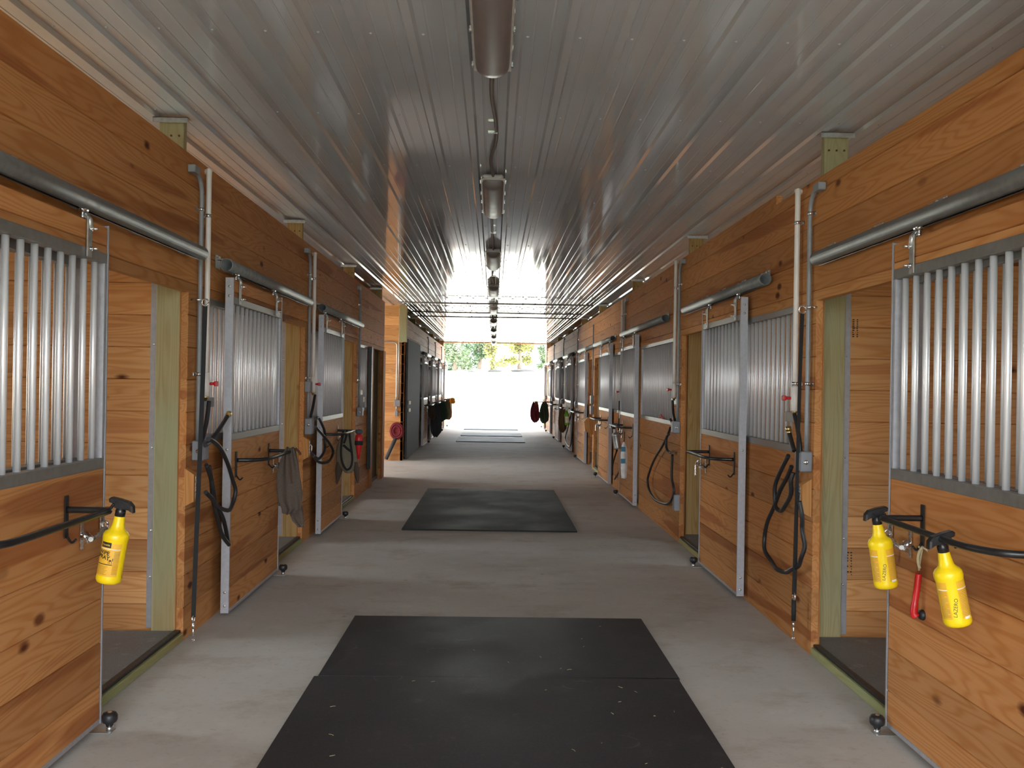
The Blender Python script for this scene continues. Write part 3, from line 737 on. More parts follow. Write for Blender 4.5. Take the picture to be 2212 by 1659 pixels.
# hoses
def hose(name, s, xs, paths, label, brass=None, r=.013):
    t = thing(name, (s*xs[0], paths[0][0][0], .9), label, 'hose')
    mb = MB()
    for k, p in enumerate(paths):
        n = len(p)
        mb.tube(spline([(s*xs[k]+.006*math.sin(3*i), y, z) for i, (y, z) in enumerate(p)], 6), r, 8)
    mb.build('hose', m_rub, t)
    if brass:
        (y, z), (dy, dz), xx = brass
        L = math.hypot(dy, dz); dy /= L; dz /= L
        MB().tube([(s*xx, y-dy*.02, z-dz*.02), (s*xx, y, z)], .014, 10).tube([(s*xx, y, z), (s*xx, y+dy*.025, z+dz*.025)], .018, 10).build('brass_end', m_brass, t)
    return t
hose('water_hose', -1, (1.70, 1.66, 1.62, 1.64), [
  [(5.60, 1.37), (5.56, 1.26), (5.50, 1.16), (5.44, 1.13)], [(5.86, 1.28), (5.70, 1.21), (5.52, 1.14), (5.40, 1.12)],
  [(5.33, 1.16), (5.40, 1.15), (5.58, 1.09), (5.73, .98), (5.85, .88), (5.90, .80), (5.86, .72), (5.74, .70), (5.55, .75), (5.41, .81), (5.32, .86)],
  [(5.37, 1.01), (5.46, .92), (5.51, .80), (5.59, .68), (5.71, .56), (5.83, .48), (5.85, .49), (5.71, .65), (5.58, .76), (5.49, .85), (5.44, 1.0)]],
  'black rubber hose looped under the outlet box on the near left wall', ((5.86, 1.28), (.16, .07), 1.66))
hose('water_hose', -1, (1.62, 1.61, 1.70), [
  [(8.55, 1.16), (8.66, 1.165), (8.82, 1.11), (8.96, 1.03), (9.03, .94), (8.98, .84), (8.77, .78), (8.52, .81), (8.42, .85)],
  [(8.47, 1.09), (8.78, 1.01), (9.19, .90), (9.41, .80), (9.30, .73), (8.98, .72), (8.64, .76), (8.39, .83)],
  [(8.90, 1.37), (8.80, 1.26), (8.71, 1.17)]], 'black rubber hose looped beside the left wall between the second and third doors')
hose('water_hose', 1, (1.765, 1.75, 1.72, 1.73), [
  [(5.43, 1.35), (5.38, 1.28), (5.33, 1.2), (5.32, 1.14)], [(5.48, 1.25), (5.44, 1.20), (5.37, 1.14)],
  [(5.39, 1.11), (5.53, 1.01), (5.63, .91), (5.64, .82), (5.60, .78), (5.53, .77), (5.43, .81), (5.35, .89), (5.32, .97), (5.31, 1.02)],
  [(5.36, 1.05), (5.44, .98), (5.56, .89), (5.69, .775), (5.80, .67), (5.88, .57), (5.85, .48), (5.73, .43), (5.58, .41), (5.45, .42), (5.32, .46), (5.23, .50), (5.15, .56), (5.13, .63), (5.14, .71), (5.18, .79), (5.20, .87)]],
  'black rubber hose in two loops below the outlet box on the near right wall', ((5.48, 1.25), (.04, .05), 1.75))
hose('water_hose', 1, (1.755, 1.755, 1.765, 1.765), [
  [(9.19, 1.10), (9.52, .93), (10.06, .72), (10.38, .56), (10.49, .44), (10.36, .33), (9.95, .29), (9.47, .31), (9.10, .38), (8.99, .49), (9.06, .62), (9.11, .84)],
  [(9.28, 1.03), (9.40, .99), (9.39, .89), (9.23, .85), (9.11, .86)], [(9.16, 1.37), (9.12, 1.25), (9.02, 1.18)], [(9.25, 1.18), (9.15, 1.14), (9.06, 1.12)]],
  'black rubber hose in one big teardrop loop between the second and third right doors')
hose('water_hose', 1, (1.76, 1.765), [[(13.0, 1.3), (13.02, 1.0), (13.14, .65), (13.42, .49), (13.62, .34), (13.67, .20)], [(12.9, .9), (12.80, .48), (12.95, .32), (13.45, .16)]],
  'black rubber hose hanging behind the third door on the right')
hose('water_hose', 1, (1.70,), [[(20.1, 1.0), (20.6, .8), (21.3, .5), (21.9, .28), (21.2, .14), (20.4, .2), (20.0, .5), (20.0, .9)]], 'thin dark hose drooping below the green bottle')

# cross-tie straps with blocks
def crosstie(s, y, yb, z1, z0, label, dz):
    B = SIDE[s]['B']; x = s*(B-.084)
    t = thing('cross_tie', (x, y, z1), label, 'strap', 'cross tie straps')
    ring = MB(); ring.tube([(s*(B-.001), y, z1+.06), (s*(B-.07), y, z1+.06)], .006, 8)
    ring.tube([(x+.02*math.cos(a), y, z1+.045+.02*math.sin(a)) for a in [i*math.pi/6 for i in range(13)]], .004, 6)
    ring.build('eye_bolt', m_zinc, t)
    w = .0125
    mb = MB(); n = 14; vs = []; fs = []
    for i in range(n+1):
        q = i/n; yy = y+(yb-y)*q+.006*math.sin(q*5); z = z1+.03+(z0-z1-.03)*q
        a_ = .25+.25*math.sin(q*4); cx_, sx_ = w*math.cos(a_), w*math.sin(a_)
        vs += [(x-cx_, yy-sx_, z), (x+cx_, yy+sx_, z), (x+cx_-.001, yy+sx_+.002, z), (x-cx_-.001, yy-sx_+.002, z)]
    for i in range(n):
        for k in range(4): fs.append((i*4+k, i*4+(k+1) % 4, (i+1)*4+(k+1) % 4, (i+1)*4+k))
    fs += [(0, 1, 2, 3), (n*4+3, n*4+2, n*4+1, n*4)]
    mb.add(vs, fs); mb.build('strap', m_web, t)
    y = yb
    MB().tube([(x+.0, y+.021*math.cos(a), z0-.012+.021*math.sin(a)) for a in [i*math.pi/8 for i in range(17)]], .0042, 8).build('steel_ring', m_zinc, t)
    if dz:
        MB().tube([(x, y, z0-.03), (x, y, z0-.03-dz)], .0135, 10).build('rubber_sleeve', m_web, t)
    zz = z0-.035-dz
    MB().tube([(x, y, zz), (x, y, zz-.03)], .008, 8).tube(spline([(x, y, zz-.03), (x, y-.004, zz-.06), (x, y+.014, zz-.085), (x, y+.01, zz-.105), (x, y-.012, zz-.1), (x, y-.014, zz-.085)], 4), .0042, 8).build('snap_hook', m_zinc, t)
crosstie(-1, 5.42, 5.30, 1.90, .155, 'long black cross tie strap hanging nearly to the floor by the left post', 0)
crosstie(1, 5.20, 5.27, 1.90, .33, 'long black cross tie strap with rubber sleeve hanging on the near right wall', .12)
def tieblock(s, y, label):
    B = SIDE[s]['B']
    t = thing('wood_block', (s*(B-.03), y, .88), label, 'block')
    MB().prism([(s*(B-.001), .99), (s*(B-.055), .955), (s*(B-.055), .80), (s*(B-.001), .77)], 1, y-.045, y+.02).build('block', m_block, t)
    MB().box(s*(B-.0585), s*(B-.0555), y-.02, y+.012, .81, .945, .001).tube([(s*(B-.058), y, .92), (s*(B-.075), y, .90), (s*(B-.075), y, .85), (s*(B-.058), y, .83)], .004, 6).build('hook_plate', m_zinc, t)
tieblock(-1, 5.40, 'small wedge shaped pine block with steel hook, below the near left outlet box')
tieblock(1, 5.29, 'small wedge shaped pine block with steel hook, below the near right outlet box')
tieblock(-1, 8.70, 'small wedge shaped pine block beside the second left doorway')

# ------------------------------------------------------------------ bottles
dg = None
def text_mesh(s, size, bold=.0):
    cu = bpy.data.curves.new('lettering', 'FONT'); cu.body = s; cu.size = size; cu.offset = bold; cu.align_x = 'CENTER'; cu.align_y = 'CENTER'
    o = bpy.data.objects.new('lettering', cu); col.objects.link(o)
    bpy.context.view_layer.update()
    me = bpy.data.meshes.new_from_object(o.evaluated_get(bpy.context.evaluated_depsgraph_get()))
    bpy.data.objects.remove(o); bpy.data.curves.remove(cu); return me
def wrap_text(parent, s, size, r, ang0, z, mat_, rot=0., bold=0., name='lettering'):
    me = text_mesh(s, size, bold); c, sn = math.cos(rot), math.sin(rot)
    b = bmesh.new(); b.from_mesh(me); bmesh.ops.triangulate(b, faces=b.faces)
    bmesh.ops.subdivide_edges(b, edges=[e for e in b.edges if e.calc_length() > size*.25], cuts=2, use_grid_fill=False)
    for v in b.verts:
        X, Y = v.co.x*c-v.co.y*sn, v.co.x*sn+v.co.y*c
        a = ang0+X/r; v.co = (r*math.sin(a), -r*math.cos(a), z+Y)
    b.to_mesh(me); b.free(); me.materials.clear(); me.materials.append(mat_)
    o = bpy.data.objects.new(name, me); col.objects.link(o); o.parent = parent; return o
def patch(r, a0, a1, z0, z1, n=10):
    mb = MB(); vs = []; fs = []
    for i in range(n+1):
        a = a0+(a1-a0)*i/n; vs += [(r*math.sin(a), -r*math.cos(a), z0), (r*math.sin(a), -r*math.cos(a), z1)]
    for i in range(n): fs.append((2*i, 2*i+2, 2*i+3, 2*i+1))
    return mb.add(vs, fs, True)
def bottle(loc, tilt, label, front, body=m_yel, trig=m_bplast, flip=1, sc=1., name='spray_bottle', turn=0.):
    """origin = underside of trigger head; local -z runs down the bottle"""
    t = thing(name, (0, 0, 0), label, 'bottle', None)
    ORG[t.name] = (0, 0, 0)
    R = .0475
    MB().lathe([(.0005, -.285), (.034, -.285), (.043, -.281), (.047, -.272), (R, -.262), (R-.0015, -.252), (R-.0015, -.125), (R, -.115), (.0485, -.108), (.0475, -.096), (.042, -.086), (.033, -.079), (.027, -.072), (.0235, -.058), (.0185, -.022), (.0165, -.018), (.0005, -.018)], (0, 0, 0), 32).build('bottle_body', body, t)
    MB().lathe([(.001, -.026), (.019, -.026), (.0195, -.004), (.016, .004), (.013, .010), (.001, .010)], (0, 0, 0), 24).build('collar', trig, t)
    h = MB(); f = flip
    poly = [(-f*.052, -.004), (-f*.046, .022), (-f*.030, .036), (f*.006, .042), (f*.040, .044), (f*.048, .036), (f*.044, .024), (f*.024, .022), (f*.022, .006), (f*.012, .004), (-f*.012, .004), (-f*.036, .004)]
    for (dy, q) in ((0, 1),):
        n = len(poly); lay = [(-.017, .86), (-.013, 1.), (.013, 1.), (.017, .86)]
        vs = []; cx = sum(p[0] for p in poly)/n; cz = sum(p[1] for p in poly)/n
        for yy, k in lay: vs += [(cx+(p[0]-cx)*k, yy, cz+(p[1]-cz)*k) for p in poly]
        fs = [(j*n+i, j*n+(i+1) % n, (j+1)*n+(i+1) % n, (j+1)*n+i) for j in range(3) for i in range(n)]
        fs += [tuple(range(n))[::-1], tuple(3*n+i for i in range(n))]
        h.add(vs, fs)
    h.build('trigger_head', trig, t)
    MB().tube(spline([(f*.030, 0, .018), (f*.040, 0, -.002), (f*.046, 0, -.02)], 4), [.006]*9, 8).build('trigger', trig, t)
    r1 = R-.0008
    if front == 'front':
        lab = patch(r1, -1.25, .95, -.252, -.125, 16).build('label_print', m_lab, t)
        patch(r1+.0004, -1.2, .9, -.148, -.1455, 16).build('white_band', m_labw, lab)
        patch(r1+.0005, -.78, .12, -.142, -.122, 8).build('black_panel', m_print, lab)
        wrap_text(lab, 'Pyranha', .010, r1+.0009, -.33, -.132, m_ygold, 0, .0002)
        wrap_text(lab, 'WIPE', .021, r1+.0009, -.42, -.162, m_print, -.10, .0006)
        wrap_text(lab, 'SPRAY', .021, r1+.0009, -.48, -.179, m_print, -.12, .0006)
        patch(r1+.0005, -.95, .42, -.2075, -.2045, 8).build('black_line', m_print, lab)
        # little running horse silhouette
        hs = MB()
        for (a, z, w, h_) in ((.22, -.190, .17, .006), (.40, -.186, .05, .010), (.10, -.197, .03, .012), (.20, -.198, .03, .010), (.34, -.197, .03, .012), (.03, -.188, .06, .004)):
            q = patch(r1+.0007, a-w/2, a+w/2, z-h_/2, z+h_/2, 3); hs.add(q.v, q.f)
        hs.build('horse_emblem', m_print, lab)
        rows = MB()
        for k in range(7): q = patch(r1+.0006, -.95, .1-.1*(k % 3), -.215-.005*k, -.2135-.005*k, 6); rows.add(q.v, q.f)
        for k in range(17): q = patch(r1+.0006, .45, .88, -.158-.0053*k, -.156-.0053*k, 4); rows.add(q.v, q.f)
        rows.build('fine_print', simple('brown_print', (.33, .19, .03), .6), lab)
    elif front == 'back':
        pr = simple('tan_print', (.45, .28, .05), .6)
        for a0, a1 in ((-1.5, -.72), (.0, 1.2)):
            lab = patch(r1, a0, a1, -.252, -.122, 12).build('label_print', m_lab, t)
            patch(r1+.0004, a0, a1, -.150, -.147, 12).build('white_band', m_labw, lab)
            rows = MB()
            for k in range(18): q = patch(r1+.0006, a0+.06, a1-.08-(.2 if k % 4 == 3 else 0), -.156-.0052*k, -.1542-.0052*k, 8); rows.add(q.v, q.f)
            rows.build('fine_print', pr, lab)
            if a0 == 0.: patch(r1+.0009, .18, .68, -.2545, -.246, 6).build('white_box', m_labw, lab)
        wrap_text(t, 'LAZERO', .018, R-.0012, -.35, -.212, m_print, math.radians(78), .0, name='handwriting')
    elif front == 'white':
        patch(r1, -.8, .8, -.24, -.13, 10).build('label_print', m_labw, t)
    t.location = loc; t.rotation_euler = (0, tilt, turn); t.scale = (sc, sc, sc)
    return t
bottle((-1.432, 3.625, .990), math.radians(9), 'yellow spray bottle with black trigger hooked on the left blanket bar', 'front', flip=-1)
bottle((1.565, 3.76, .978), math.radians(-9), 'yellow spray bottle at the corner of the right blanket bar, farther of the two', 'back', flip=1)
bottle((1.572, 3.22, .962), math.radians(-12.5), 'yellow spray bottle on the right blanket bar, nearer one beside the red scraper', 'back', flip=1)
bottle((1.60, 12.3, .965), math.radians(-10), 'silver grey spray bottle with black top hanging on the third right door', 'none', body=m_galv, sc=1.05)
bottle((1.61, 20.55, .985), math.radians(-4), 'lime green spray bottle with white label far down the right wall', 'white', body=m_green, trig=m_white, sc=1.25)
# red tapered bottle hung on the third left bar
t = thing('squeeze_bottle', (-1.45, 9.75, .96), 'red tapered bottle with dark band hanging beside the padded gear', 'bottle')
MB().lathe([(.0005, .70), (.014, .70), (.020, .76), (.034, .84), (.040, .90), (.036, .94), (.022, .96), (.0005, .962)], (-1.40, 9.75, 0), 20).build('bottle_body', m_red, t)
MB().lathe([(.0385, .845), (.0425, .85), (.0425, .885), (.041, .89)], (-1.40, 9.75, 0), 20).build('dark_band', m_web, t)
MB().lathe([(.0005, 1.01), (.03, 1.005), (.042, .985), (.03, .962), (.0005, .962)], (-1.40, 9.75, 0), 14).build('cap', m_grey, t)

# red curved scraper on twine
t = thing('sweat_scraper', (1.715, 3.72, .86), 'red plastic grooming tool hanging by twine from the right blanket bar plate', 'tool')
MB().tube(spline([(1.722, 3.72, .762), (1.716, 3.72, .70), (1.708, 3.72, .64), (1.705, 3.72, .605), (1.712, 3.718, .59)], 6), [.0125]*12+[.0145]*9+[.017]*4, 12).build('handle', m_red, t)
MB().lathe([(.001, -.014), (.018, -.012), (.022, 0), (.018, .012), (.001, .014)], (1.738, 3.715, .597), 14, 'x').build('head', m_rub, t)
tw = MB()
for dx in (-.004, .004): tw.tube(spline([(1.724, 3.72, .775), (1.722+dx, 3.715, .82), (1.725+dx*2, 3.71, .875)], 5), .004, 6)
tw.tube(spline([(1.725, 3.70, .872), (1.742, 3.69, .86), (1.752, 3.69, .835), (1.745, 3.69, .815)], 5), .004, 6)
tw.tube(spline([(1.725, 3.70, .872), (1.708, 3.69, .85), (1.704, 3.69, .82), (1.712, 3.69, .79)], 5), .006, 6)
tw.build('twine_loop', m_twine, t)

# ------------------------------------------------------------------ hanging cloths
def drape(mb, cx, y, rows, thick=.02, nf=5, amp=.012, seed=0, n=14):
    """rows: (z, xl, xr) -> a folded double layer sheet"""
    rnd = random.Random(seed); ph = rnd.random()*6; R = []
    K = 4
    for i in range(len(rows)-1):
        for k in range(K):
            q = k/K; R.append(tuple(rows[i][j]*(1-q)+rows[i+1][j]*q for j in range(3)))
    R.append(rows[-1]); vs = []
    for z, xl, xr in R:
        for side in (1, -1):
            for j in range(n):
                q = j/(n-1) if side > 0 else 1-j/(n-1)
                env = math.sin(math.pi*min(1, max(0, q)))
                f = amp*math.sin(q*nf*math.pi+ph+z*5)+amp*.5*math.sin(q*11+z*19+ph)
                vs.append((xl+(xr-xl)*q, y-side*thick*.5*(.15+env)+f, z+amp*.4*math.sin(q*9+ph)))
    N = 2*n; fs = [(i*N+k, i*N+(k+1) % N, (i+1)*N+(k+1) % N, (i+1)*N+k) for i in range(len(R)-1) for k in range(N)]
    fs += [tuple(range(N))[::-1], tuple((len(R)-1)*N+k for k in range(N))]
    mb.add(vs, fs, True); return mb
t = thing('fly_sheet', (-1.47, 6.82, 1.0), 'crumpled brown grey cloth hanging over the second left blanket bar', 'cloth')
drape(MB(), 0, 6.80, [(1.015, -1.50, -1.435), (.97, -1.525, -1.425), (.90, -1.545, -1.41), (.80, -1.565, -1.395), (.70, -1.565, -1.378), (.62, -1.55, -1.378), (.57, -1.525, -1.385), (.535, -1.52, -1.43)], .05, 4, .014, 3).build('main_fold', c_grey, t)
drape(MB(), 0, 6.83, [(.64, -1.50, -1.40), (.55, -1.485, -1.378), (.48, -1.455, -1.372), (.435, -1.41, -1.370)], .02, 2, .008, 5).build('hanging_corner', c_grey, t)
drape(MB(), 0, 6.86, [(.90, -1.575, -1.52), (.72, -1.565, -1.52), (.62, -1.570, -1.51), (.585, -1.565, -1.54)], .02, 2, .006, 8).build('side_fold', c_grey, t)
MB().tube(spline([(-1.49, 6.78, 1.0), (-1.465, 6.77, .90), (-1.455, 6.765, .80), (-1.445, 6.77, .76)], 5), .005, 6).tube(spline([(-1.435, 6.80, 1.01), (-1.405, 6.79, .985), (-1.395, 6.79, .965)], 4), .009, 6).build('strap', m_leather, t)
t = thing('horse_boots', (-1.53, 9.8, 1.0), 'khaki padded horse gear with black straps and two dark flaps on the third left bar', 'horse gear')
drape(MB(), 0, 9.84, [(.99, -1.56, -1.47), (.90, -1.62, -1.45), (.78, -1.65, -1.435), (.66, -1.645, -1.43), (.60, -1.60, -1.45), (.545, -1.55, -1.48)], .08, 2, .006, 2).build('padding', c_tan, t)
drape(MB(), 0, 9.84, [(.67, -1.64, -1.58), (.58, -1.655, -1.575), (.50, -1.65, -1.60), (.42, -1.642, -1.632)], .03, 1, .004, 4).build('dark_flap', c_dark, t)
drape(MB(), 0, 9.84, [(.66, -1.47, -1.425), (.58, -1.465, -1.405), (.50, -1.45, -1.402), (.44, -1.42, -1.408)], .03, 1, .004, 6).build('dark_flap', c_dark, t)
sb = MB()
sb.tube(spline([(-1.57, 9.79, .98), (-1.59, 9.785, .80), (-1.575, 9.78, .66), (-1.53, 9.78, .585), (-1.485, 9.78, .61), (-1.47, 9.78, .70), (-1.49, 9.785, .85), (-1.51, 9.79, .98)], 5), .011, 8)
sb.tube(spline([(-1.565, 9.78, .84), (-1.52, 9.775, .80), (-1.47, 9.78, .765)], 4), .012, 8).tube(spline([(-1.56, 9.78, .86), (-1.54, 9.775, .92), (-1.53, 9.78, 1.0)], 4), .010, 8)
sb.build('straps', m_web, t)
# white and blue bag on the third right door
t = thing('hanging_bag', (1.66, 11.75, .75), 'narrow white bag with blue bands hanging on the third right door', 'bag')
drape(MB(), 0, 11.75, [(.80, 1.645, 1.665), (.74, 1.625, 1.69), (.62, 1.615, 1.70), (.48, 1.62, 1.705), (.34, 1.63, 1.70)], .05, 2, .004, 2).build('bag', m_white, t)
for z in (.68, .53): MB().box(1.615, 1.672, 11.712, 11.722, z, z+.06, .002).build('blue_band', m_blue, t)
MB().tube([(1.655, 11.75, .80), (1.665, 11.75, .93)], .004, 6).build('string', m_web, t)
# cloths of the far bars
FARC = [
 (1, 20.95, 1.46, 1.66, 1.00, .45, c_brn, 'long brown cloth hanging behind the lime green bottle'),
 (1, 28.5, 1.12, 1.42, .98, .36, c_mar, 'maroon horse blanket bundled on a bar near the bright exit'),
 (1, 28.45, 1.40, 1.70, .98, .34, c_grn, 'dark green horse blanket bundled beside the maroon one'),
 (1, 28.5, 1.24, 1.38, 1.02, .74, c_org, 'small orange cloth folded over the maroon blanket'),
 (-1, 23.0, -1.62, -1.42, .99, .62, c_dark, 'dark brown cloth hanging on the first bar beyond the grey door'),
 (-1, 23.6, -1.60, -1.30, .99, .16, c_nav, 'long charcoal horse blanket reaching almost to the floor'),
 (-1, 26.1, -1.62, -1.28, 1.0, .45, c_grn, 'dark green horse blanket on the distant left wall'),
 (-1, 28.8, -1.60, -1.33, 1.02, .40, c_olv, 'olive yellow horse blanket on the distant left wall'),
 (-1, 31.3, -1.62, -1.38, 1.02, .30, c_brn, 'brown grey horse blanket nearest the left side of the exit'),
 (-1, 30.95, -1.47, -1.27, 1.05, .85, c_org, 'small orange cloth beside the left side of the exit')]
for i, (s, y, xl, xr, z1, z0, mt, lab) in enumerate(FARC):
    c_ = (xl+xr)/2; w = (xr-xl)/2; h = z1-z0
    rows = [(z1, c_-w*.45, c_+w*.45), (z1-h*.12, c_-w*.7, c_+w*.75), (z1-h*.35, c_-w*.95, c_+w*.85), (z1-h*.65, c_-w, c_+w), (z1-h*.86, c_-w*.8, c_+w*.9), (z0, c_-w*.35, c_+w*.3)]
    tag(drape(MB(), 0, y, rows, .12 if h > .4 else .05, 5, .03, i).build('horse_blanket', mt), lab, 'blanket')

# ------------------------------------------------------------------ cross aisle corner, left
t = thing('coiled_hose', (-1.86, 18.04, .575), 'round red coil hanging on the orange planks of the cross aisle corner', 'coil')
mb = MB()
for k in range(5):
    r = .15-.022*k
    mb.tube([(-1.865+r*.82*math.cos(a), 18.05-.012*(k % 2)-.01, .575+r*math.sin(a)*1.05) for a in [i*math.pi/12 for i in range(25)]], .014, 8)
mb.build('coil', c_mar, t)
MB().lathe([(.001, -.03), (.05, -.03), (.10, -.012), (.14, -.004), (.14, .0), (.001, .0)], (-1.865, 18.08, .575), 24, 'y').build('disc', c_pink, t)
tag(MB().tube([(-2.06, 18.02, .03), (-1.88, 18.04, .44)], .036, 12).build('drain_tube', c_nav), 'dark tube leaning on the planks below the red coil', 'tube')
t = thing('wall_conduit', (-1.86, 18.06, 1.1), 'pair of pale conduits with two grey boxes on the orange corner planks', 'conduit')
MB().tube([(-1.845, 18.07, 1.15), (-1.845, 18.07, 2.95)], .013, 8).build('pipe', m_galv, t)
MB().tube(spline([(-1.885, 18.07, 1.15), (-1.885, 18.07, 1.8), (-1.885, 18.07, 2.2), (-1.92, 18.07, 2.275), (-2.0, 18.07, 2.29), (-2.3, 18.07, 2.29)], 5), .013, 8).build('pipe', m_galv, t)
MB().tube([(-1.88, 18.07, .95), (-1.88, 18.07, 1.1)], .012, 8).build('pipe', m_galv, t)
MB().box(-1.92, -1.81, 18.03, 18.098, 1.05, 1.17, .005).build('junction_box', m_box, t)
MB().box(-1.91, -1.85, 18.03, 18.098, .86, .97, .005).build('outlet_box', m_box, t)
t = thing('timber_post', (-1.80, 17.95, 2.3), 'short green treated timber hanging below the ceiling at the cross aisle', 'post')
MB().box(-1.84, -1.69, 17.93, 18.05, 2.29, ZC-.02, .004).build('post', m_post, t)
# grey solid sliding door
t = thing('solid_sliding_door', (-1.72, 19.9, .02), 'tall plain grey sliding door between the orange corner and distant stalls', 'door')
MB().box(-1.70, -1.745, 18.40, 21.42, .02, 2.38, .004).build('door_leaf', m_grey, t)
for z in (.96, 1.11): MB().box(-1.675, -1.699, 18.62, 18.86, z-.035, z+.035, .004).build('handle_plate', m_labw, t)
# dark recess door near cross aisle
t = thing('plywood_door', (-1.83, 14.03, .01), 'dark olive plywood door set in the doorway before the cross aisle', 'door')
MB().box(-1.82, -1.86, 13.46, 14.61, .052, 1.99, .003).build('door_leaf', m_dark, t)
MB().lathe([(.001, -.03), (.02, -.03), (.02, 0)], (-1.79, 13.6, 1.0), 12, 'x').build('knob', m_zinc, t)
tag(MB().box(-1.70, -1.755, 12.98, 13.04, .30, 2.0, .004).build('black_rod', m_black), 'tall black upright bar on the boards before the dark plywood door', 'bar')
tag(MB().box(-1.735, -1.759, 13.25, 13.44, .0, 2.0, .003).build('jamb_board', m_vert), 'pale upright jamb board in front of the dark plywood door', 'board')
tag(MB().box(-1.735, -1.7595, 14.63, 14.9, .0, 2.0, .003).build('jamb_board', m_vert), 'upright corner board where the left wall meets the cross aisle', 'board')
# exposed reddish end jambs at the doorways
for i, (s, y) in enumerate(((-1, 5.38), (-1, 8.68), (-1, 11.92), (1, 5.22), (1, 8.97))):
    B = SIDE[s]['B']; far = 1.81 if s < 0 else 1.90
    o = MB().box(s*(B+.041), s*(B+.048), y+.0, y+.04, .06, 2.0).build('jamb_board', m_vert)
    tag(o, 'upright reddish pine jamb at the far side of the %s %s doorway' % (ORD[i if s < 0 else i-3], SIDE[s]['word']), 'board', 'jambs of the stall doorways')

# ------------------------------------------------------------------ outdoors
def gz(X, Y):
    t = max(0, min(1, (Y-45)/40)); return -.05+2.9*t*t*(3-2*t)+(.0 if Y < 45 else .25*math.sin(X*.21)+.15*math.sin(Y*.3+X*.1))*t
TREES = [(-15, 88, 6.0, 0), (-3.6, 84, 4.6, 2), (-1.5, 92, 5.2, 0), (-.2, 84, 4.4, 1), (2.4, 90, 4.4, 1), (-9, 98, 7, 0), (-3.5, 101, 6, 0), (6.0, 104, 3.6, 2), (9.5, 96, 3.2, 2), (14, 104, 6, 0), (-20, 104, 10, 2), (-5.5, 94, 5.5, 0)]
nm_ = ['green leafed', 'yellow green', 'pale green']
for i, (X, Y, hh, k) in enumerate(TREES):
    zb = gz(X, Y)-.1; rnd = random.Random(i)
    t = thing('tree', (X, Y, zb), '%s tree beyond the far doorway, %s counted from the left' % (nm_[k], ORD[sorted(range(len(TREES)), key=lambda q: TREES[q][0]/TREES[q][1]).index(i)]), 'tree', 'trees beyond the far doorway')
    mb = MB().tube(spline([(X, Y, zb), (X+.1, Y, zb+hh*.3), (X-.1, Y+.1, zb+hh*.6)], 3), [.22, .2, .18, .16, .13, .1, .07], 8)
    for q in range(5):
        a = rnd.random()*6.3; mb.tube([(X, Y, zb+hh*(.3+.07*q)), (X+math.cos(a)*hh*.2, Y+math.sin(a)*hh*.2, zb+hh*(.45+.08*q))], [.08, .03], 6)
    mb.build('trunk', m_bark, t)
    lf = MB(); cl = [(rnd.uniform(-.27, .27)*hh, rnd.uniform(-.2, .2)*hh, hh*(.12+.75*rnd.random())) for _ in range(16)]
    for _ in range(2600):
        c_ = rnd.choice(cl); d = Vector((rnd.gauss(0, 1), rnd.gauss(0, 1), rnd.gauss(0, .8))).normalized()*hh*.13*(rnd.random()**.35)
        p = Vector((X+c_[0], Y+c_[1], zb+c_[2]))+d
        u_ = Vector((rnd.gauss(0, 1), rnd.gauss(0, 1), rnd.gauss(0, .5))).normalized(); w_ = u_.cross(Vector((rnd.random(), rnd.random(), 1))).normalized()
        sz = .15
        lf.add([p-u_*sz, p+w_*sz*.6, p+u_*sz, p-w_*sz*.6], [(0, 1, 2, 3)])
    lf.build('foliage', m_leaf[k], t)
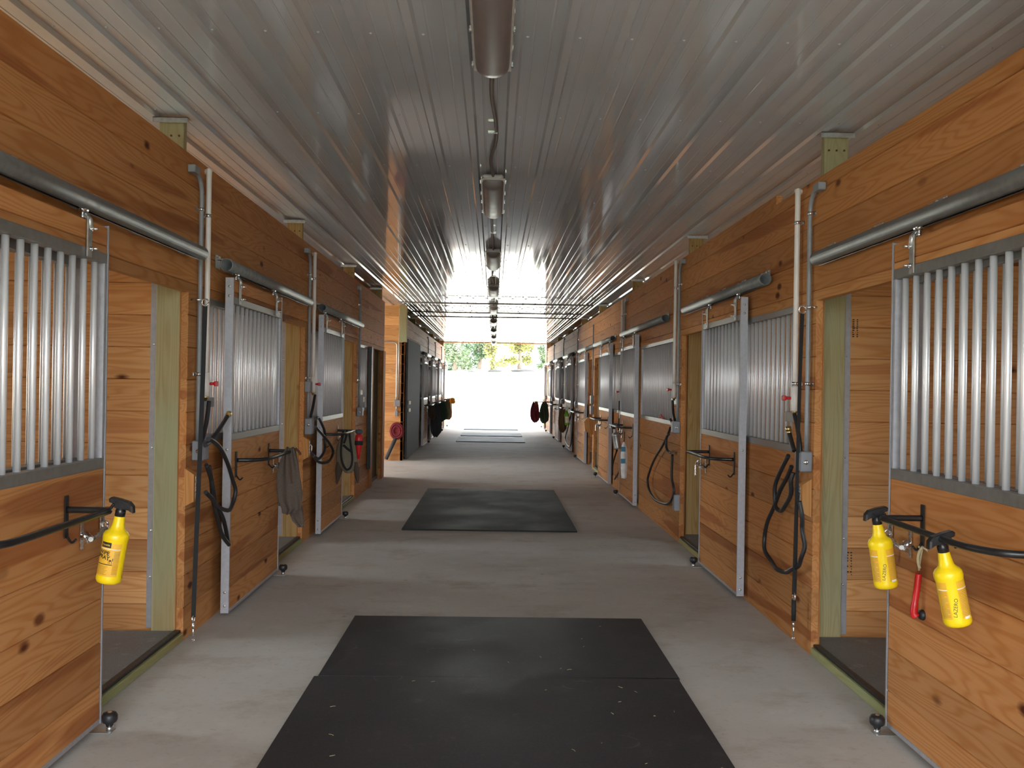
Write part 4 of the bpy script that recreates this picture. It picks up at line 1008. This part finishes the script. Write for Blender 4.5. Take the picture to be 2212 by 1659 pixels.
for i, (X, Y, w) in enumerate(((-1.9, 79, .7), (.1, 80, .8), (2.5, 79.5, 1.1), (-4.2, 80, .5), (5.2, 81, .6), (8.2, 81, .5))):
    zb = gz(X, Y); rnd = random.Random(40+i); mb = MB()
    n = 12; prof = []
    for j in range(6):
        for k in range(n):
            a = 2*math.pi*k/n; ph = math.pi/2*j/5; rr_ = math.cos(ph)*(1+rnd.uniform(-.15, .15))
            mb.v.append((X+w*rr_*math.cos(a), Y+w*.5*rr_*math.sin(a), zb-.05+.24*math.sin(ph)*(1+rnd.uniform(-.1, .1))))
    for j in range(5):
        for k in range(n): mb.f.append((j*n+k, j*n+(k+1) % n, (j+1)*n+(k+1) % n, (j+1)*n+k)); mb.sm.append(True)
    mb.f.append(tuple(5*n+k for k in range(n))); mb.sm.append(False)
    tag(mb.build('boulder', m_stone), 'low dark boulder in the pale field below the trees, %s of the six' % ORD[i], 'rock', 'boulders in the field')

for i, (x, z, h_) in enumerate(((2.135, 1.865, .10), (2.12, .47, .13))):
    t = thing('grade_stamp', (x, 5.478, z), ('dark smudged lumber stamp high on the right partition planks', 'dark lumber stamp low on the right partition planks')[i], 'stamp')
    mb = MB(); rnd = random.Random(i)
    for k in range(9):
        zz = z+h_*(k/8-.5); w = rnd.choice((.006, .012, .016))
        mb.box(x-.017, x-.017+w, 5.4788, 5.4796, zz-.0035, zz+.0035); mb.box(x+.017-w*.7, x+.017, 5.4788, 5.4796, zz-.0035, zz+.0035)
    mb.build('ink_marks', m_print, t)

t = thing('red_string', (1.80, 9.9, 1.165), 'little tangle of red string caught on the grille rail of the right wall', 'string')
mb = MB(); rnd = random.Random(5)
for k in range(4): mb.tube(spline([(1.795+rnd.uniform(-.006, .004), 9.9+rnd.uniform(-.14, .14), 1.165+rnd.uniform(0, .045)) for _ in range(5)]+[(1.80, 9.9, 1.164)], 4), .0028, 5)
mb.build('string', m_red, t)

tr = MB().box(-1.80, 1.85, YF-.03, YF+.13, 2.965, 2.998, .004)
struct(tr.build('trim_1', m_vert))

t = thing('blanket_rack', (1.78, 28.5, 1.0), 'black swing arm holding out the maroon blanket near the bright exit', 'rack')
MB().box(1.79, 1.808, 28.46, 28.54, .90, 1.08, .003).build('mounting_plate', m_black, t)
MB().tube([(1.79, 28.5, .995), (1.10, 28.5, .995)], .013, 8).build('arm', m_black, t)
